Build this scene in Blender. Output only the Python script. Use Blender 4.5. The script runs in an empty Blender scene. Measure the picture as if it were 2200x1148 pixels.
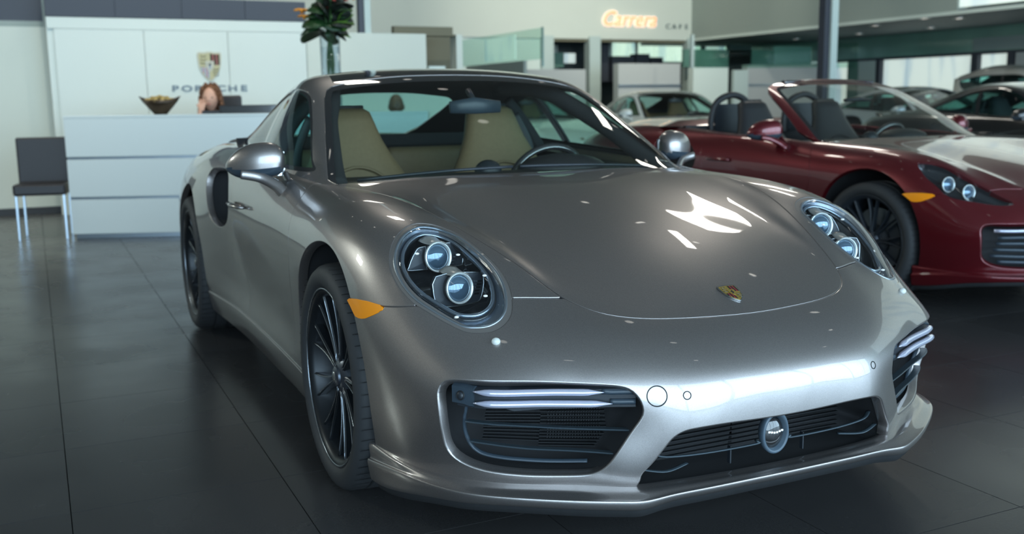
import bpy, bmesh, math, random
import numpy as np
from mathutils import Matrix, Vector
SC=bpy.context.scene; COL=SC.collection
PI=math.pi; rnd=random.Random(7)
# ------------------------------------------------------------------ camera
def cam_axes(yaw,pitch,roll):
    cy,sy=math.cos(yaw),math.sin(yaw); cp,sp=math.cos(pitch),math.sin(pitch)
    f=np.array([-cy*cp,-sy*cp,-sp]); r=np.cross(f,[0,0,1]); r/=np.linalg.norm(r); u=np.cross(r,f)
    c,s=math.cos(roll),math.sin(roll); return c*r+s*u,-s*r+c*u,f
CAM=(2.8322,-1.6142,1.1375)
cr,cu,cf=cam_axes(-0.4406,0.1635,-0.0135)
cd=bpy.data.cameras.new('camera'); co=bpy.data.objects.new('camera',cd); COL.objects.link(co)
m=np.eye(4); m[:3,0]=cr; m[:3,1]=cu; m[:3,2]=-cf; m[:3,3]=CAM; co.matrix_world=Matrix(m.tolist())
cd.lens=2153.6/2200*36; cd.sensor_width=36; cd.sensor_fit='HORIZONTAL'; cd.clip_start=.05; cd.clip_end=200
cd.dof.use_dof=True; cd.dof.focus_distance=2.45; cd.dof.aperture_fstop=3.4
SC.camera=co
# ------------------------------------------------------------------ world, lights, exposure
SC.view_settings.view_transform='Standard'; SC.view_settings.look='None'; SC.view_settings.gamma=1; SC.view_settings.use_curve_mapping=False
SC.view_settings.exposure=0.0
w=bpy.data.worlds.new('world'); SC.world=w; w.use_nodes=True
wb=w.node_tree.nodes['Background']; wb.inputs[0].default_value=(.62,.72,.74,1); wb.inputs[1].default_value=.5
def area(name,loc,target,sx,sy,power,col,spread=None):
    l=bpy.data.lights.new(name,'AREA'); l.shape='RECTANGLE'; l.size=sx; l.size_y=sy; l.energy=power; l.color=col
    o=bpy.data.objects.new(name,l); COL.objects.link(o); o.location=loc
    d=Vector(target)-Vector(loc); o.rotation_euler=d.to_track_quat('-Z','Y').to_euler()
    if spread: l.spread=spread
    return o
# daylight through the glass front of the showroom (ahead of the cars), split by mullions
for i in range(8):
    area('front_window_daylight',(8.6,-7.6+i*3.3,2.5),(0,-7.6+i*3.3,2.4),3.1,4.7,340,(.56,.80,1.0))
# ceiling panel luminaires (small bright rectangles)
for (x,y,sx,sy,pw,rz) in ((-8.1,7.75,2.3,.62,75,-12),(-5.35,5.35,1.8,.18,18,-22),(-6.9,1.2,.95,.55,36,0)):
    area('ceiling_panel_light',(x,y,5.5),(x,y,0),sx,sy,pw,(1.0,.96,.86)).rotation_euler=(0,0,math.radians(rz))
# unseen spots added to brighten the walls and the reception
def spot(loc,target,power,col,ang=70,rad=.08):
    l=bpy.data.lights.new('track_spot','SPOT'); l.energy=power; l.color=col; l.spot_size=math.radians(ang); l.spot_blend=.8; l.shadow_soft_size=rad
    o=bpy.data.objects.new('track_spot',l); COL.objects.link(o); o.location=loc; o.rotation_euler=(Vector(target)-Vector(loc)).to_track_quat('-Z','Y').to_euler()
area('side_high_window_daylight',(-8.6,-8.7,5.0),(-2,3,.8),1.1,.9,190,(.9,1,.93))
WARM=(1.,.97,.84)
for (l_,t_,pw,an) in (((-4.2,-3.6,5.2),(-9.0,-2.2,.9),520,70),((-4.6,-.6,5.2),(-8.9,-.4,1.1),560,70),((-4.6,2.4,5.2),(-8.9,1.6,1.2),560,70),((-3.9,-1.6,5.2),(-6.6,-.8,.5),330,60),((-3.6,1.2,5.2),(-6.1,.6,.5),300,60),
    ((-12.5,3,5.2),(-18,5,3.2),1100,80),((-12.5,8,5.2),(-18,10,2.8),1300,80),((-12.0,10.5,5.2),(-17,12,2.2),700,80),((-9.5,11.5,2.6),(-16,11.5,1.2),260,90),((-8,14.6,2.4),(-13,16.5,1.4),130,100),((-6,8.5,4.6),(-13,13.2,4.0),900,100),
    ((-5.5,9.8,5.2),(-9.5,6.5,.6),450,60),((-3.0,12.5,2.7),(-7.8,13.5,.9),150,80),((-1.5,-5.2,5.3),(-2.6,-9,4.3),1300,85),((-5.5,-5.6,5.3),(-6.0,-9,3.6),120,80)):
    spot(l_,t_,pw*.46,WARM,an)
# ------------------------------------------------------------------ materials
def mat(name,base=(.5,.5,.5),rough=.5,metal=0.,coat=0.,coat_rough=.03,spec=.5,emit=None,es=0.,noise=None,trans=0.,ior=1.45,flake=False,sheen=0.):
    M=bpy.data.materials.new(name); M.use_nodes=True; nt=M.node_tree; b=nt.nodes['Principled BSDF']
    b.inputs['Base Color'].default_value=(*base,1); b.inputs['Roughness'].default_value=rough; b.inputs['Metallic'].default_value=metal
    b.inputs['Coat Weight'].default_value=coat; b.inputs['Coat Roughness'].default_value=coat_rough; b.inputs['Specular IOR Level'].default_value=spec
    b.inputs['Transmission Weight'].default_value=trans; b.inputs['IOR'].default_value=ior
    if sheen: b.inputs['Sheen Weight'].default_value=sheen
    if emit: b.inputs['Emission Color'].default_value=(*emit,1); b.inputs['Emission Strength'].default_value=es
    if noise:
        sc,amt,bump=noise
        tc=nt.nodes.new('ShaderNodeTexCoord'); n=nt.nodes.new('ShaderNodeTexNoise'); n.inputs['Scale'].default_value=sc; n.inputs['Detail'].default_value=4
        nt.links.new(tc.outputs['Object'],n.inputs['Vector'])
        mx=nt.nodes.new('ShaderNodeMix'); mx.data_type='RGBA'; mx.inputs[6].default_value=tuple(c*(1-amt) for c in base)+(1,); mx.inputs[7].default_value=tuple(min(1,c*(1+amt)) for c in base)+(1,)
        nt.links.new(n.outputs['Fac'],mx.inputs[0]); nt.links.new(mx.outputs[2],b.inputs['Base Color'])
        if bump:
            bp=nt.nodes.new('ShaderNodeBump'); bp.inputs['Strength'].default_value=bump; bp.inputs['Distance'].default_value=.002
            nt.links.new(n.outputs['Fac'],bp.inputs['Height']); nt.links.new(bp.outputs[0],b.inputs['Normal'])
    if flake:
        tc=nt.nodes.new('ShaderNodeTexCoord'); v=nt.nodes.new('ShaderNodeTexVoronoi'); v.inputs['Scale'].default_value=900
        nt.links.new(tc.outputs['Object'],v.inputs['Vector'])
        mx=nt.nodes.new('ShaderNodeMix'); mx.data_type='RGBA'; mx.inputs[6].default_value=tuple(c*.90 for c in base)+(1,); mx.inputs[7].default_value=tuple(min(1,c*1.12) for c in base)+(1,)
        sp=nt.nodes.new('ShaderNodeSeparateColor'); nt.links.new(v.outputs['Color'],sp.inputs[0]); nt.links.new(sp.outputs[0],mx.inputs[0]); nt.links.new(mx.outputs[2],b.inputs['Base Color'])
    return M
def glass_mat(name,tint=(.7,.9,.87),rough=0.,f0=.04):
    """thin sheet: tinted see-through plus a mirror coat that grows towards grazing angles, the same from both sides"""
    M=bpy.data.materials.new(name); M.use_nodes=True; nt=M.node_tree; nt.nodes.clear()
    o=nt.nodes.new('ShaderNodeOutputMaterial'); mx=nt.nodes.new('ShaderNodeMixShader'); t=nt.nodes.new('ShaderNodeBsdfTransparent'); g=nt.nodes.new('ShaderNodeBsdfGlossy'); lw=nt.nodes.new('ShaderNodeLayerWeight')
    lw.inputs['Blend'].default_value=.5
    p=nt.nodes.new('ShaderNodeMath'); p.operation='POWER'; p.inputs[1].default_value=5; q=nt.nodes.new('ShaderNodeMath'); q.operation='MULTIPLY_ADD'; q.inputs[1].default_value=1-f0; q.inputs[2].default_value=f0
    t.inputs[0].default_value=(*tint,1); g.inputs['Roughness'].default_value=rough
    nt.links.new(lw.outputs['Facing'],p.inputs[0]); nt.links.new(p.outputs[0],q.inputs[0]); nt.links.new(q.outputs[0],mx.inputs[0]); nt.links.new(t.outputs[0],mx.inputs[1]); nt.links.new(g.outputs[0],mx.inputs[2]); nt.links.new(mx.outputs[0],o.inputs[0])
    return M
M={}
M['silver']=mat('silver_metallic_paint',(.335,.305,.295),.37,.9,1,.02,flake=True)
M['red']=mat('carmine_red_paint',(.13,.007,.012),.35,.55,1,.02,flake=True)
M['white']=mat('white_paint',(.62,.66,.62),.4,0,1,.03)
M['blackpaint']=mat('black_paint',(.012,.013,.014),.3,.2,1,.02)
M['pearl']=mat('pale_grey_paint',(.42,.43,.41),.4,.3,1,.03)
M['bluewhite']=mat('pale_blue_paint',(.40,.48,.52),.35,.4,1,.03)
M['rubber']=mat('tyre_rubber',(.030,.031,.033),.62,noise=(60,.15,.1))
M['plastic']=mat('black_plastic',(.020,.024,.030),.42,noise=(150,.1,.08))
M['gloss']=mat('gloss_black',(.020,.021,.023),.12,0,.6,.03)
M['matte']=mat('matte_black',(.022,.022,.024),.8)
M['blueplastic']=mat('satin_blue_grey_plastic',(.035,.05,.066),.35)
M['darkgap']=mat('dark_seal',(.008,.008,.009),.6)  # near-black for the shade in panel gaps, sensor rings and tyre sipes
M['chrome']=mat('chrome',(.75,.78,.80),.12,1)
M['satin']=mat('satin_metal',(.45,.47,.48),.28,1)
M['rim']=mat('dark_polished_rim',(.022,.025,.029),.28,.6,.8,.05)
M['rimedge']=mat('turned_rim_edge',(.36,.39,.43),.25,1)
M['disc']=mat('brake_disc_steel',(.22,.25,.28),.3,1,noise=(40,.1,0))
M['yellow']=mat('yellow_caliper',(.42,.36,.02),.4,0,.5)
M['gold']=mat('gold_enamel',(.62,.42,.09),.32,.8,.6,noise=(400,.3,0))
M['redenamel']=mat('red_enamel',(.25,.02,.02),.3,0,.8)
M['orange']=mat('amber_lens',(1.0,.30,.0),.3,0,.3,.05)
M['drl']=mat('clear_light_bar',(.50,.53,.66),.10,.45,1,.01,emit=(.7,.75,1.),es=.06)
M['leather']=mat('beige_leather',(.215,.150,.080),.5,noise=(60,.12,.15))
M['darkleather']=mat('black_leather',(.026,.025,.027),.5,noise=(60,.12,.1))
M['alcantara']=mat('dark_headliner',(.028,.028,.03),.9)
M['glass']=glass_mat('tinted_window_glass',(.50,.82,.78)); M['wsglass']=glass_mat('windscreen_glass',(.86,.91,.87))
M['clear']=glass_mat('clear_lens_glass',(.93,.96,.98))
M['lens']=mat('projector_lens',(.85,.92,.98),.02,0,0,spec=.8,trans=1.,ior=1.5)
M['reflect']=mat('lamp_reflector',(.55,.60,.66),.15,1)
M['hood_beige']=mat('lamp_shroud',(.36,.33,.29),.3,.4)
M['white_lamp']=mat('white_plastic_cap',(.62,.64,.6),.3)
M['frit']=mat('black_glass_border',(.016,.016,.017),.05,0,1,.01)
# ------------------------------------------------------------------ object helpers
def link(o,parent=None):
    COL.objects.link(o)
    if parent is not None: o.parent=parent
    return o
def empty(name,label,cat,loc=(0,0,0),rz=0,group=None):
    o=bpy.data.objects.new(name,None); COL.objects.link(o); o.location=loc; o.rotation_euler=(0,0,rz); o.empty_display_size=.2
    o['label']=label; o['category']=cat
    if group: o['group']=group
    return o
def tag(o,label,cat,group=None):
    o['label']=label; o['category']=cat
    if group: o['group']=group
    return o
def mesh_np(name,V,F,N=None,mats=None,mi=None,parent=None,smooth=True):
    me=bpy.data.meshes.new(name); F=np.asarray(F,dtype=np.int32); V=np.asarray(V,dtype=np.float32)
    me.vertices.add(len(V)); me.vertices.foreach_set('co',V[:,:3].ravel())
    k=F.shape[1]; me.loops.add(F.size); me.loops.foreach_set('vertex_index',F.ravel())
    me.polygons.add(len(F)); me.polygons.foreach_set('loop_start',np.arange(0,F.size,k,dtype=np.int32))
    try: me.polygons.foreach_set('loop_total',np.full(len(F),k,dtype=np.int32))
    except Exception: pass
    me.polygons.foreach_set('use_smooth',np.full(len(F),smooth))
    if mi is not None: me.polygons.foreach_set('material_index',np.asarray(mi,dtype=np.int32))
    me.update(calc_edges=True)
    for q in (mats if isinstance(mats,(list,tuple)) else [mats]): me.materials.append(q)
    if N is not None and len(V):
        me.normals_split_custom_set_from_vertices(np.asarray(N,dtype=np.float32))
    return link(bpy.data.objects.new(name,me),parent)
def bm_obj(name,bm,mt,parent=None,smooth=False,bevel=0,seg=2):
    me=bpy.data.meshes.new(name); bmesh.ops.recalc_face_normals(bm,faces=bm.faces); bm.to_mesh(me); bm.free()
    for q in (mt if isinstance(mt,(list,tuple)) else [mt]): me.materials.append(q)
    if smooth:
        me.polygons.foreach_set('use_smooth',[True]*len(me.polygons))
    o=link(bpy.data.objects.new(name,me),parent)
    if bevel:
        md=o.modifiers.new('b','BEVEL'); md.width=bevel; md.segments=seg; md.limit_method='ANGLE'
    return o
def add_box(bm,c,s,rz=0,mi=0):
    r=bmesh.ops.create_cube(bm,size=1); vs=r['verts']
    bmesh.ops.scale(bm,vec=s,verts=vs)
    if rz: bmesh.ops.rotate(bm,cent=(0,0,0),matrix=Matrix.Rotation(rz,3,'Z'),verts=vs)
    bmesh.ops.translate(bm,vec=c,verts=vs)
    if mi:
        for f in {f for v in vs for f in v.link_faces}: f.material_index=mi
    return vs
def box(name,c,s,mt,parent=None,rz=0,bevel=0):
    bm=bmesh.new(); add_box(bm,c,s,rz); return bm_obj(name,bm,mt,parent,bevel=bevel)
def slab(name,x0,x1,y0,y1,z0,z1,mt,parent=None,bevel=0):
    return box(name,((x0+x1)/2,(y0+y1)/2,(z0+z1)/2),(abs(x1-x0),abs(y1-y0),abs(z1-z0)),mt,parent,bevel=bevel)
def add_sphere(bm,c,s,u=16,v=10,rot=None):
    r=bmesh.ops.create_uvsphere(bm,u_segments=u,v_segments=v,radius=1); vs=r['verts']
    bmesh.ops.scale(bm,vec=s,verts=vs)
    if rot is not None: bmesh.ops.rotate(bm,cent=(0,0,0),matrix=rot,verts=vs)
    bmesh.ops.translate(bm,vec=c,verts=vs); return vs
def frame_from(n,up=(0,0,1)):
    n=np.array(n,float); n/=np.linalg.norm(n); up=np.array(up,float)
    if abs(n@up)>.98: up=np.array([0,1.,0])
    x=np.cross(up,n); x/=np.linalg.norm(x); y=np.cross(n,x); return x,y,n
def tube_np(path,rad,seg=10,closed=False,flat=(1,1),cap=True):
    P=np.array(path,float); n=len(P); rad=np.broadcast_to(np.array(rad,float),(n,))
    T=np.gradient(P,axis=0) if not closed else (np.roll(P,-1,0)-np.roll(P,1,0))
    V=[];up=None
    for i in range(n):
        t=T[i]/max(1e-9,np.linalg.norm(T[i]))
        if up is None:
            up=np.cross(t,[0,0,1]); 
            if np.linalg.norm(up)<.2: up=np.cross(t,[0,1,0])
        a=up-t*(up@t); a/=np.linalg.norm(a); up=a; b=np.cross(t,a)
        for k in range(seg):
            an=2*PI*k/seg; V.append(P[i]+rad[i]*(a*math.cos(an)*flat[0]+b*math.sin(an)*flat[1]))
    F=[]
    for i in range(n if closed else n-1):
        j=(i+1)%n
        for k in range(seg):
            l=(k+1)%seg; F.append((i*seg+k,i*seg+l,j*seg+l,j*seg+k))
    V=np.array(V)
    if cap and not closed:
        V=np.vstack([V,P[:1],P[-1:]]); a=len(V)-2
        for k in range(seg):
            l=(k+1)%seg; F.append((a,l,k,k)) ; F.append((a+1,(n-1)*seg+k,(n-1)*seg+l,(n-1)*seg+l))
    return V,F
def clean_faces(F):
    out=[]
    for f in F:
        g=[]
        for i in f:
            if not g or g[-1]!=i: g.append(i)
        if len(g)>1 and g[0]==g[-1]: g=g[:-1]
        if len(g)>=3: out.append(g)
    return out
def py_obj(name,V,F,mt,parent=None,smooth=True,mods=None,auto=None):
    me=bpy.data.meshes.new(name); me.from_pydata([tuple(map(float,v)) for v in V],[],clean_faces(F)); me.update()
    for q in (mt if isinstance(mt,(list,tuple)) else [mt]): me.materials.append(q)
    bm=bmesh.new(); bm.from_mesh(me); bmesh.ops.recalc_face_normals(bm,faces=bm.faces); bm.to_mesh(me); bm.free()
    if smooth: me.polygons.foreach_set('use_smooth',[True]*len(me.polygons))
    if auto is not None:
        me.set_sharp_from_angle(angle=math.radians(auto))
    return link(bpy.data.objects.new(name,me),parent)
def tube(name,path,rad,mt,parent=None,seg=10,closed=False,flat=(1,1)):
    V,F=tube_np(path,rad,seg,closed,flat); return py_obj(name,V,F,mt,parent)
def join_vf(parts):
    V=[];F=[];o=0
    for v,f in parts:
        V+=list(v); F+=[tuple(i+o for i in q) for q in f]; o+=len(v)
    return V,F
def lathe_vf(prof,axis_o,axis,seg=48,close=False):
    """prof [(r,h)], around axis"""
    x,y,n=frame_from(axis); o=np.array(axis_o,float); V=[];F=[];k=len(prof)
    for i in range(seg):
        a=2*PI*i/seg; d=x*math.cos(a)+y*math.sin(a)
        for r,h in prof: V.append(o+d*r+n*h)
    for i in range(seg):
        j=(i+1)%seg
        for q in range(k-1 if not close else k):
            p=(q+1)%k; F.append((i*k+q,i*k+p,j*k+p,j*k+q))
    return V,F
def catmull(P,n=8,closed=True):
    P=np.array(P,float); N=len(P); out=[]
    for i in range(N if closed else N-1):
        if closed: p0,p1,p2,p3=P[i-1],P[i],P[(i+1)%N],P[(i+2)%N]
        else: p0,p1,p2,p3=P[max(i-1,0)],P[i],P[i+1],P[min(i+2,N-1)]
        for k in range(n):
            t=k/n; out.append(.5*((2*p1)+(-p0+p2)*t+(2*p0-5*p1+4*p2-p3)*t*t+(-p0+3*p1-3*p2+p3)*t**3))
    if not closed: out.append(P[-1])
    return np.array(out)
def dup_tree(root,repl=None):
    """copy of a thing with its parts and sub-parts; repl maps material -> material"""
    cache={}
    def cp(o,parent):
        c=o.copy()
        if repl and o.data is not None and hasattr(o.data,'materials') and any(m_ in repl for m_ in o.data.materials if m_):
            if o.data.name not in cache:
                d=o.data.copy()
                for i,m_ in enumerate(d.materials):
                    if m_ in repl: d.materials[i]=repl[m_]
                cache[o.data.name]=d
            c.data=cache[o.data.name]
        COL.objects.link(c)
        if parent is not None: c.parent=parent
        for ch in o.children: cp(ch,c)
        return c
    return cp(root,None)
# ------------------------------------------------------------------ car body surfaces (control nets, interpolated and faired)
def natspline(t,P):
    """natural cubic spline second derivs, P (n,...)"""
    n=len(t); h=np.diff(t); A=np.zeros((n,n)); b=np.zeros_like(P,dtype=float)
    A[0,0]=A[-1,-1]=1
    for i in range(1,n-1):
        A[i,i-1]=h[i-1];A[i,i]=2*(h[i-1]+h[i]);A[i,i+1]=h[i]
        b[i]=6*((P[i+1]-P[i])/h[i]-(P[i]-P[i-1])/h[i-1])
    return np.linalg.solve(A,b)
def speval(t,P,M,i,f):
    h=t[i+1]-t[i]; a=1-f; b=f
    return a[:,None]*P[i]+b[:,None]*P[i+1]+((a**3-a)[:,None]*M[i]+(b**3-b)[:,None]*M[i+1])*(h*h)/6
def dense_curve(P,sub,alpha=.75):
    """P (n,3) -> (sum(sub)+1,3) with sub[i] cells per segment"""
    d=np.linalg.norm(np.diff(P,axis=0),axis=1); d=np.maximum(d,1e-4)**alpha
    t=np.concatenate([[0],np.cumsum(d)]); M=natspline(t,P)
    out=[]
    for i in range(len(P)-1):
        f=np.arange(sub[i])/sub[i]; out.append(speval(t,P,M,i,f))
    out.append(P[-1:]); return np.concatenate(out)
def dense_net(net,csub,rsub):
    """net (rows,cols,3) -> dense (sum rsub+1, sum csub+1,3); first col is on y=0: mirror for symmetry"""
    rows=[]
    for r in net:
        # extend with mirrored points at both ends for symmetry
        pre=r[1:4][::-1]*[1,-1,1]; post=r[-4:-1][::-1]*[1,-1,1]
        q=np.concatenate([pre,r,post]); s=[1]*3+list(csub)+[1]*3
        dd=dense_curve(q,s); rows.append(dd[3:3+sum(csub)+1])
    A=np.array(rows)                                    # rows x C x 3
    out=np.empty((sum(rsub)+1,A.shape[1],3))
    for j in range(A.shape[1]): out[:,j]=dense_curve(A[:,j],rsub)
    out[:,0,1]=0; out[:,-1,1]=0
    return out
# ---- control net, y positive = half width; columns front centre -> rear centre
A=[(.838,0,.598),(.815,.16,.598),(.795,.29,.605),(.738,.392,.619),(.657,.443,.65),(.50,.495,.717),(.33,.548,.773),(.12,.60,.827),(-.15,.652,.859),(-.42,.703,.868),
   (-.60,.765,.872),(-.85,.80,.885),(-1.2,.815,.897),(-1.6,.79,.917),(-2.0,.775,.94),(-2.4,.73,.95),(-2.8,.65,.93),(-3.1,.52,.90),(-3.25,.28,.88),(-3.3,0,.875)]
# rows bottom -> top, below A
R0=[(.945,0,.17),(.94,.15,.17),(.925,.30,.17),(.895,.40,.17),(.84,.50,.17),(.775,.60,.17),(.70,.70,.17),(.52,.80,.165),(.30,.84,.16),(0,.86,.16),
    (-.36,.845,.155),(-.75,.835,.15),(-1.2,.835,.15),(-1.65,.845,.15),(-2.05,.88,.16),(-2.45,.90,.18),(-2.9,.88,.22),(-3.25,.75,.24),(-3.42,.4,.25),(-3.46,0,.25)]
R1=[(.975,0,.26),(.972,.15,.26),(.958,.30,.262),(.925,.405,.264),(.862,.50,.266),(.80,.61,.268),(.73,.71,.27),(.57,.815,.265),(.34,.862,.26),(0,.88,.25),
    (-.36,.868,.235),(-.75,.862,.22),(-1.2,.862,.22),(-1.65,.872,.225),(-2.05,.905,.24),(-2.45,.93,.27),(-2.9,.91,.32),(-3.3,.79,.34),(-3.5,.42,.35),(-3.55,0,.35)]
R2=[(.996,0,.355),(.992,.15,.356),(.975,.30,.36),(.925,.405,.362),(.87,.515,.364),(.815,.62,.365),(.757,.728,.366),(.60,.825,.366),(.37,.874,.36),(0,.892,.36),
    (-.36,.872,.34),(-.75,.855,.33),(-1.2,.852,.33),(-1.65,.868,.335),(-2.05,.925,.35),(-2.45,.945,.38),(-2.9,.925,.43),(-3.32,.80,.45),(-3.54,.43,.47),(-3.59,0,.47)]
R3=[(.988,0,.442),(.984,.15,.442),(.967,.29,.446),(.932,.39,.456),(.885,.49,.46),(.828,.605,.463),(.772,.722,.465),(.61,.822,.47),(.38,.878,.48),(0,.896,.48),
    (-.36,.875,.47),(-.75,.862,.46),(-1.2,.86,.46),(-1.65,.875,.465),(-2.05,.93,.48),(-2.45,.948,.51),(-2.9,.928,.55),(-3.32,.80,.57),(-3.53,.43,.58),(-3.58,0,.58)]
R4=[(.965,0,.508),(.960,.15,.510),(.939,.285,.512),(.902,.395,.514),(.85,.50,.52),(.79,.602,.525),(.722,.712,.53),(.575,.808,.55),(.38,.872,.58),(0,.899,.59),
    (-.36,.882,.575),(-.75,.875,.56),(-1.2,.874,.56),(-1.65,.884,.565),(-2.05,.933,.58),(-2.45,.945,.61),(-2.9,.92,.64),(-3.28,.79,.66),(-3.48,.42,.67),(-3.53,0,.67)]
R5=[(.938,0,.54),(.930,.155,.542),(.907,.285,.546),(.862,.40,.552),(.808,.49,.562),(.738,.60,.572),(.655,.695,.585),(.53,.785,.62),(.36,.853,.665),(0,.893,.69),
    (-.36,.886,.67),(-.75,.885,.655),(-1.2,.885,.655),(-1.65,.893,.66),(-2.05,.928,.68),(-2.45,.932,.71),(-2.9,.90,.73),(-3.22,.77,.74),(-3.40,.41,.75),(-3.45,0,.75)]
R6=[(.905,0,.564),(.895,.16,.565),(.873,.288,.570),(.825,.400,.580),(.765,.475,.595),(.685,.570,.612),(.60,.655,.642),(.48,.745,.695),(.30,.822,.75),(-.03,.868,.775),
    (-.38,.876,.755),(-.75,.882,.745),(-1.2,.884,.75),(-1.65,.888,.765),(-2.05,.905,.79),(-2.45,.90,.81),(-2.88,.86,.82),(-3.17,.73,.82),(-3.33,.39,.82),(-3.38,0,.82)]
R7=[(.872,0,.582),(.856,.16,.582),(.836,.290,.588),(.783,.397,.600),(.715,.460,.620),(.60,.540,.662),(.485,.62,.717),(.34,.685,.790),(.10,.735,.838),(-.18,.765,.851),
    (-.44,.815,.832),(-.80,.850,.828),(-1.2,.858,.835),(-1.65,.860,.855),(-2.03,.868,.885),(-2.43,.85,.90),(-2.84,.79,.89),(-3.13,.66,.875),(-3.28,.35,.865),(-3.33,0,.86)]
ZC=np.array([(.838,.598),(.80,.620),(.753,.643),(.717,.658),(.6,.700),(.4,.757),(.2,.801),(0,.836),(-.2,.864),(-.45,.886),(-.7,.90)])[::-1]
Wr=[(-.43,0,.885),(-.432,.09,.885),(-.436,.18,.885),(-.44,.27,.885),(-.446,.36,.884),(-.455,.45,.882),(-.468,.53,.879),(-.485,.60,.875),(-.505,.655,.871),(-.54,.702,.868),
    (-.63,.745,.874),(-.85,.772,.892),(-1.2,.775,.905),(-1.6,.745,.926),(-2.0,.718,.948),(-2.36,.665,.957),(-2.7,.59,.938),(-2.9,.45,.91),(-3.0,.22,.895),(-3.03,0,.89)]
_ZM=natspline(ZC[:,0],ZC[:,1:2])
def zc(x):
    i=int(np.clip(np.searchsorted(ZC[:,0],x)-1,0,len(ZC)-2)); f=(x-ZC[i,0])/(ZC[i+1,0]-ZC[i,0])
    return speval(ZC[:,0],ZC[:,1:2],_ZM,i,np.array([min(max(f,0),1)]))[0,0]
def hoodrow(t):
    a=np.array(A);w=np.array(Wr); p=a*(1-t)+w*t
    for j in range(len(p)):
        if j<=10: p[j,2]=zc(p[j,0])+(a[j,2]-zc(a[j,0]))*(1-t)+(w[j,2]-zc(w[j,0]))*t
    return p
def control():
    rows=[R0,R1,R2,R3,R4,R5,R6,R7,A]
    return np.array([np.array(r,float) for r in rows]+[hoodrow(t) for t in (.2,.4,.6,.8,1.)])
CS=[14,14,14,14,14,16,16,18,20,20,18,18,18,18,18,18,14,14,12]
RS=[8,9,9,8,7,7,7,8,16,14,14,14,10]
def body():
    return dense_net(control(),CS,RS)
def fair(X,ell,iters=400,wd=None):
    """thin-plate fairing of a dense grid: min wd|x-x0|^2 + ell^4|d2x|^2, arc-length second differences, mirrored at both column ends"""
    r,c=X.shape[:2]
    P=np.concatenate([X[:,24:0:-1]*[1,-1,1],X,X[:,-2:-26:-1]*[1,-1,1]],1)
    E=np.pad(ell,((0,0),(24,24)),mode='symmetric')
    if wd is None: wd=np.ones(P.shape[:2])
    else: wd=np.pad(wd,((0,0),(24,24)),mode='symmetric')
    hc=np.maximum(np.linalg.norm(np.diff(P,axis=1),axis=2),2e-3)
    hr=np.maximum(np.linalg.norm(np.diff(P,axis=0),axis=2),2e-3)
    def coef(a,b): return 2/(a*(a+b)),2/(b*(a+b))
    ca,cb=coef(hc[:,:-1],hc[:,1:]); ra,rb=coef(hr[:-1],hr[1:])
    Ec=E[:,1:-1]**2; Er=E[1:-1]**2
    ca=ca*Ec;cb=cb*Ec;ra=ra*Er;rb=rb*Er
    ca,cb,ra,rb=[q[...,None] for q in (ca,cb,ra,rb)]
    def Aop(x):
        y=wd[...,None]*x
        d=ca*x[:,:-2]-(ca+cb)*x[:,1:-1]+cb*x[:,2:]
        y[:,:-2]+=ca*d; y[:,1:-1]-=(ca+cb)*d; y[:,2:]+=cb*d
        d=ra*x[:-2]-(ra+rb)*x[1:-1]+rb*x[2:]
        y[:-2]+=ra*d; y[1:-1]-=(ra+rb)*d; y[2:]+=rb*d
        return y
    diag=wd.copy()[...,None]*np.ones((1,1,1))
    diag[:,:-2]+=ca**2; diag[:,1:-1]+=(ca+cb)**2; diag[:,2:]+=cb**2
    diag[:-2]+=ra**2; diag[1:-1]+=(ra+rb)**2; diag[2:]+=rb**2
    b=wd[...,None]*P; x=P.copy(); res=b-Aop(x); z=res/diag; p=z.copy(); rz=(res*z).sum()
    for k in range(iters):
        Ap=Aop(p); al=rz/(p*Ap).sum(); x+=al*p; res-=al*Ap; z=res/diag; rn=(res*z).sum()
        if rn<1e-12: break
        p=z+rn/rz*p; rz=rn
    out=x[:,24:-24].copy(); out[:,0,1]=0; out[:,-1,1]=0
    return out
def rowi(k): return sum(RS[:k])
def coli(k): return sum(CS[:k])
def ellmap(shape):
    rk=np.cumsum([0]+RS); ck=np.cumsum([0]+CS)
    rv=np.interp(np.arange(shape[0]),rk,[.03,.03,.02,.02,.03,.04,.04,.04,.05,.09,.09,.09,.06,.02])
    cv=np.interp(np.arange(shape[1]),ck,[1.3,1.3,1.2,1,.9,.9,1,1.2,1.3,1.2,1.1,1.1,1.1,1.1,1.1,1.2,1,1,1,1])
    return rv[:,None]*cv[None]
def body():
    X=dense_net(control(),CS,RS)
    return fair(X,ellmap(X.shape))
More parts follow.
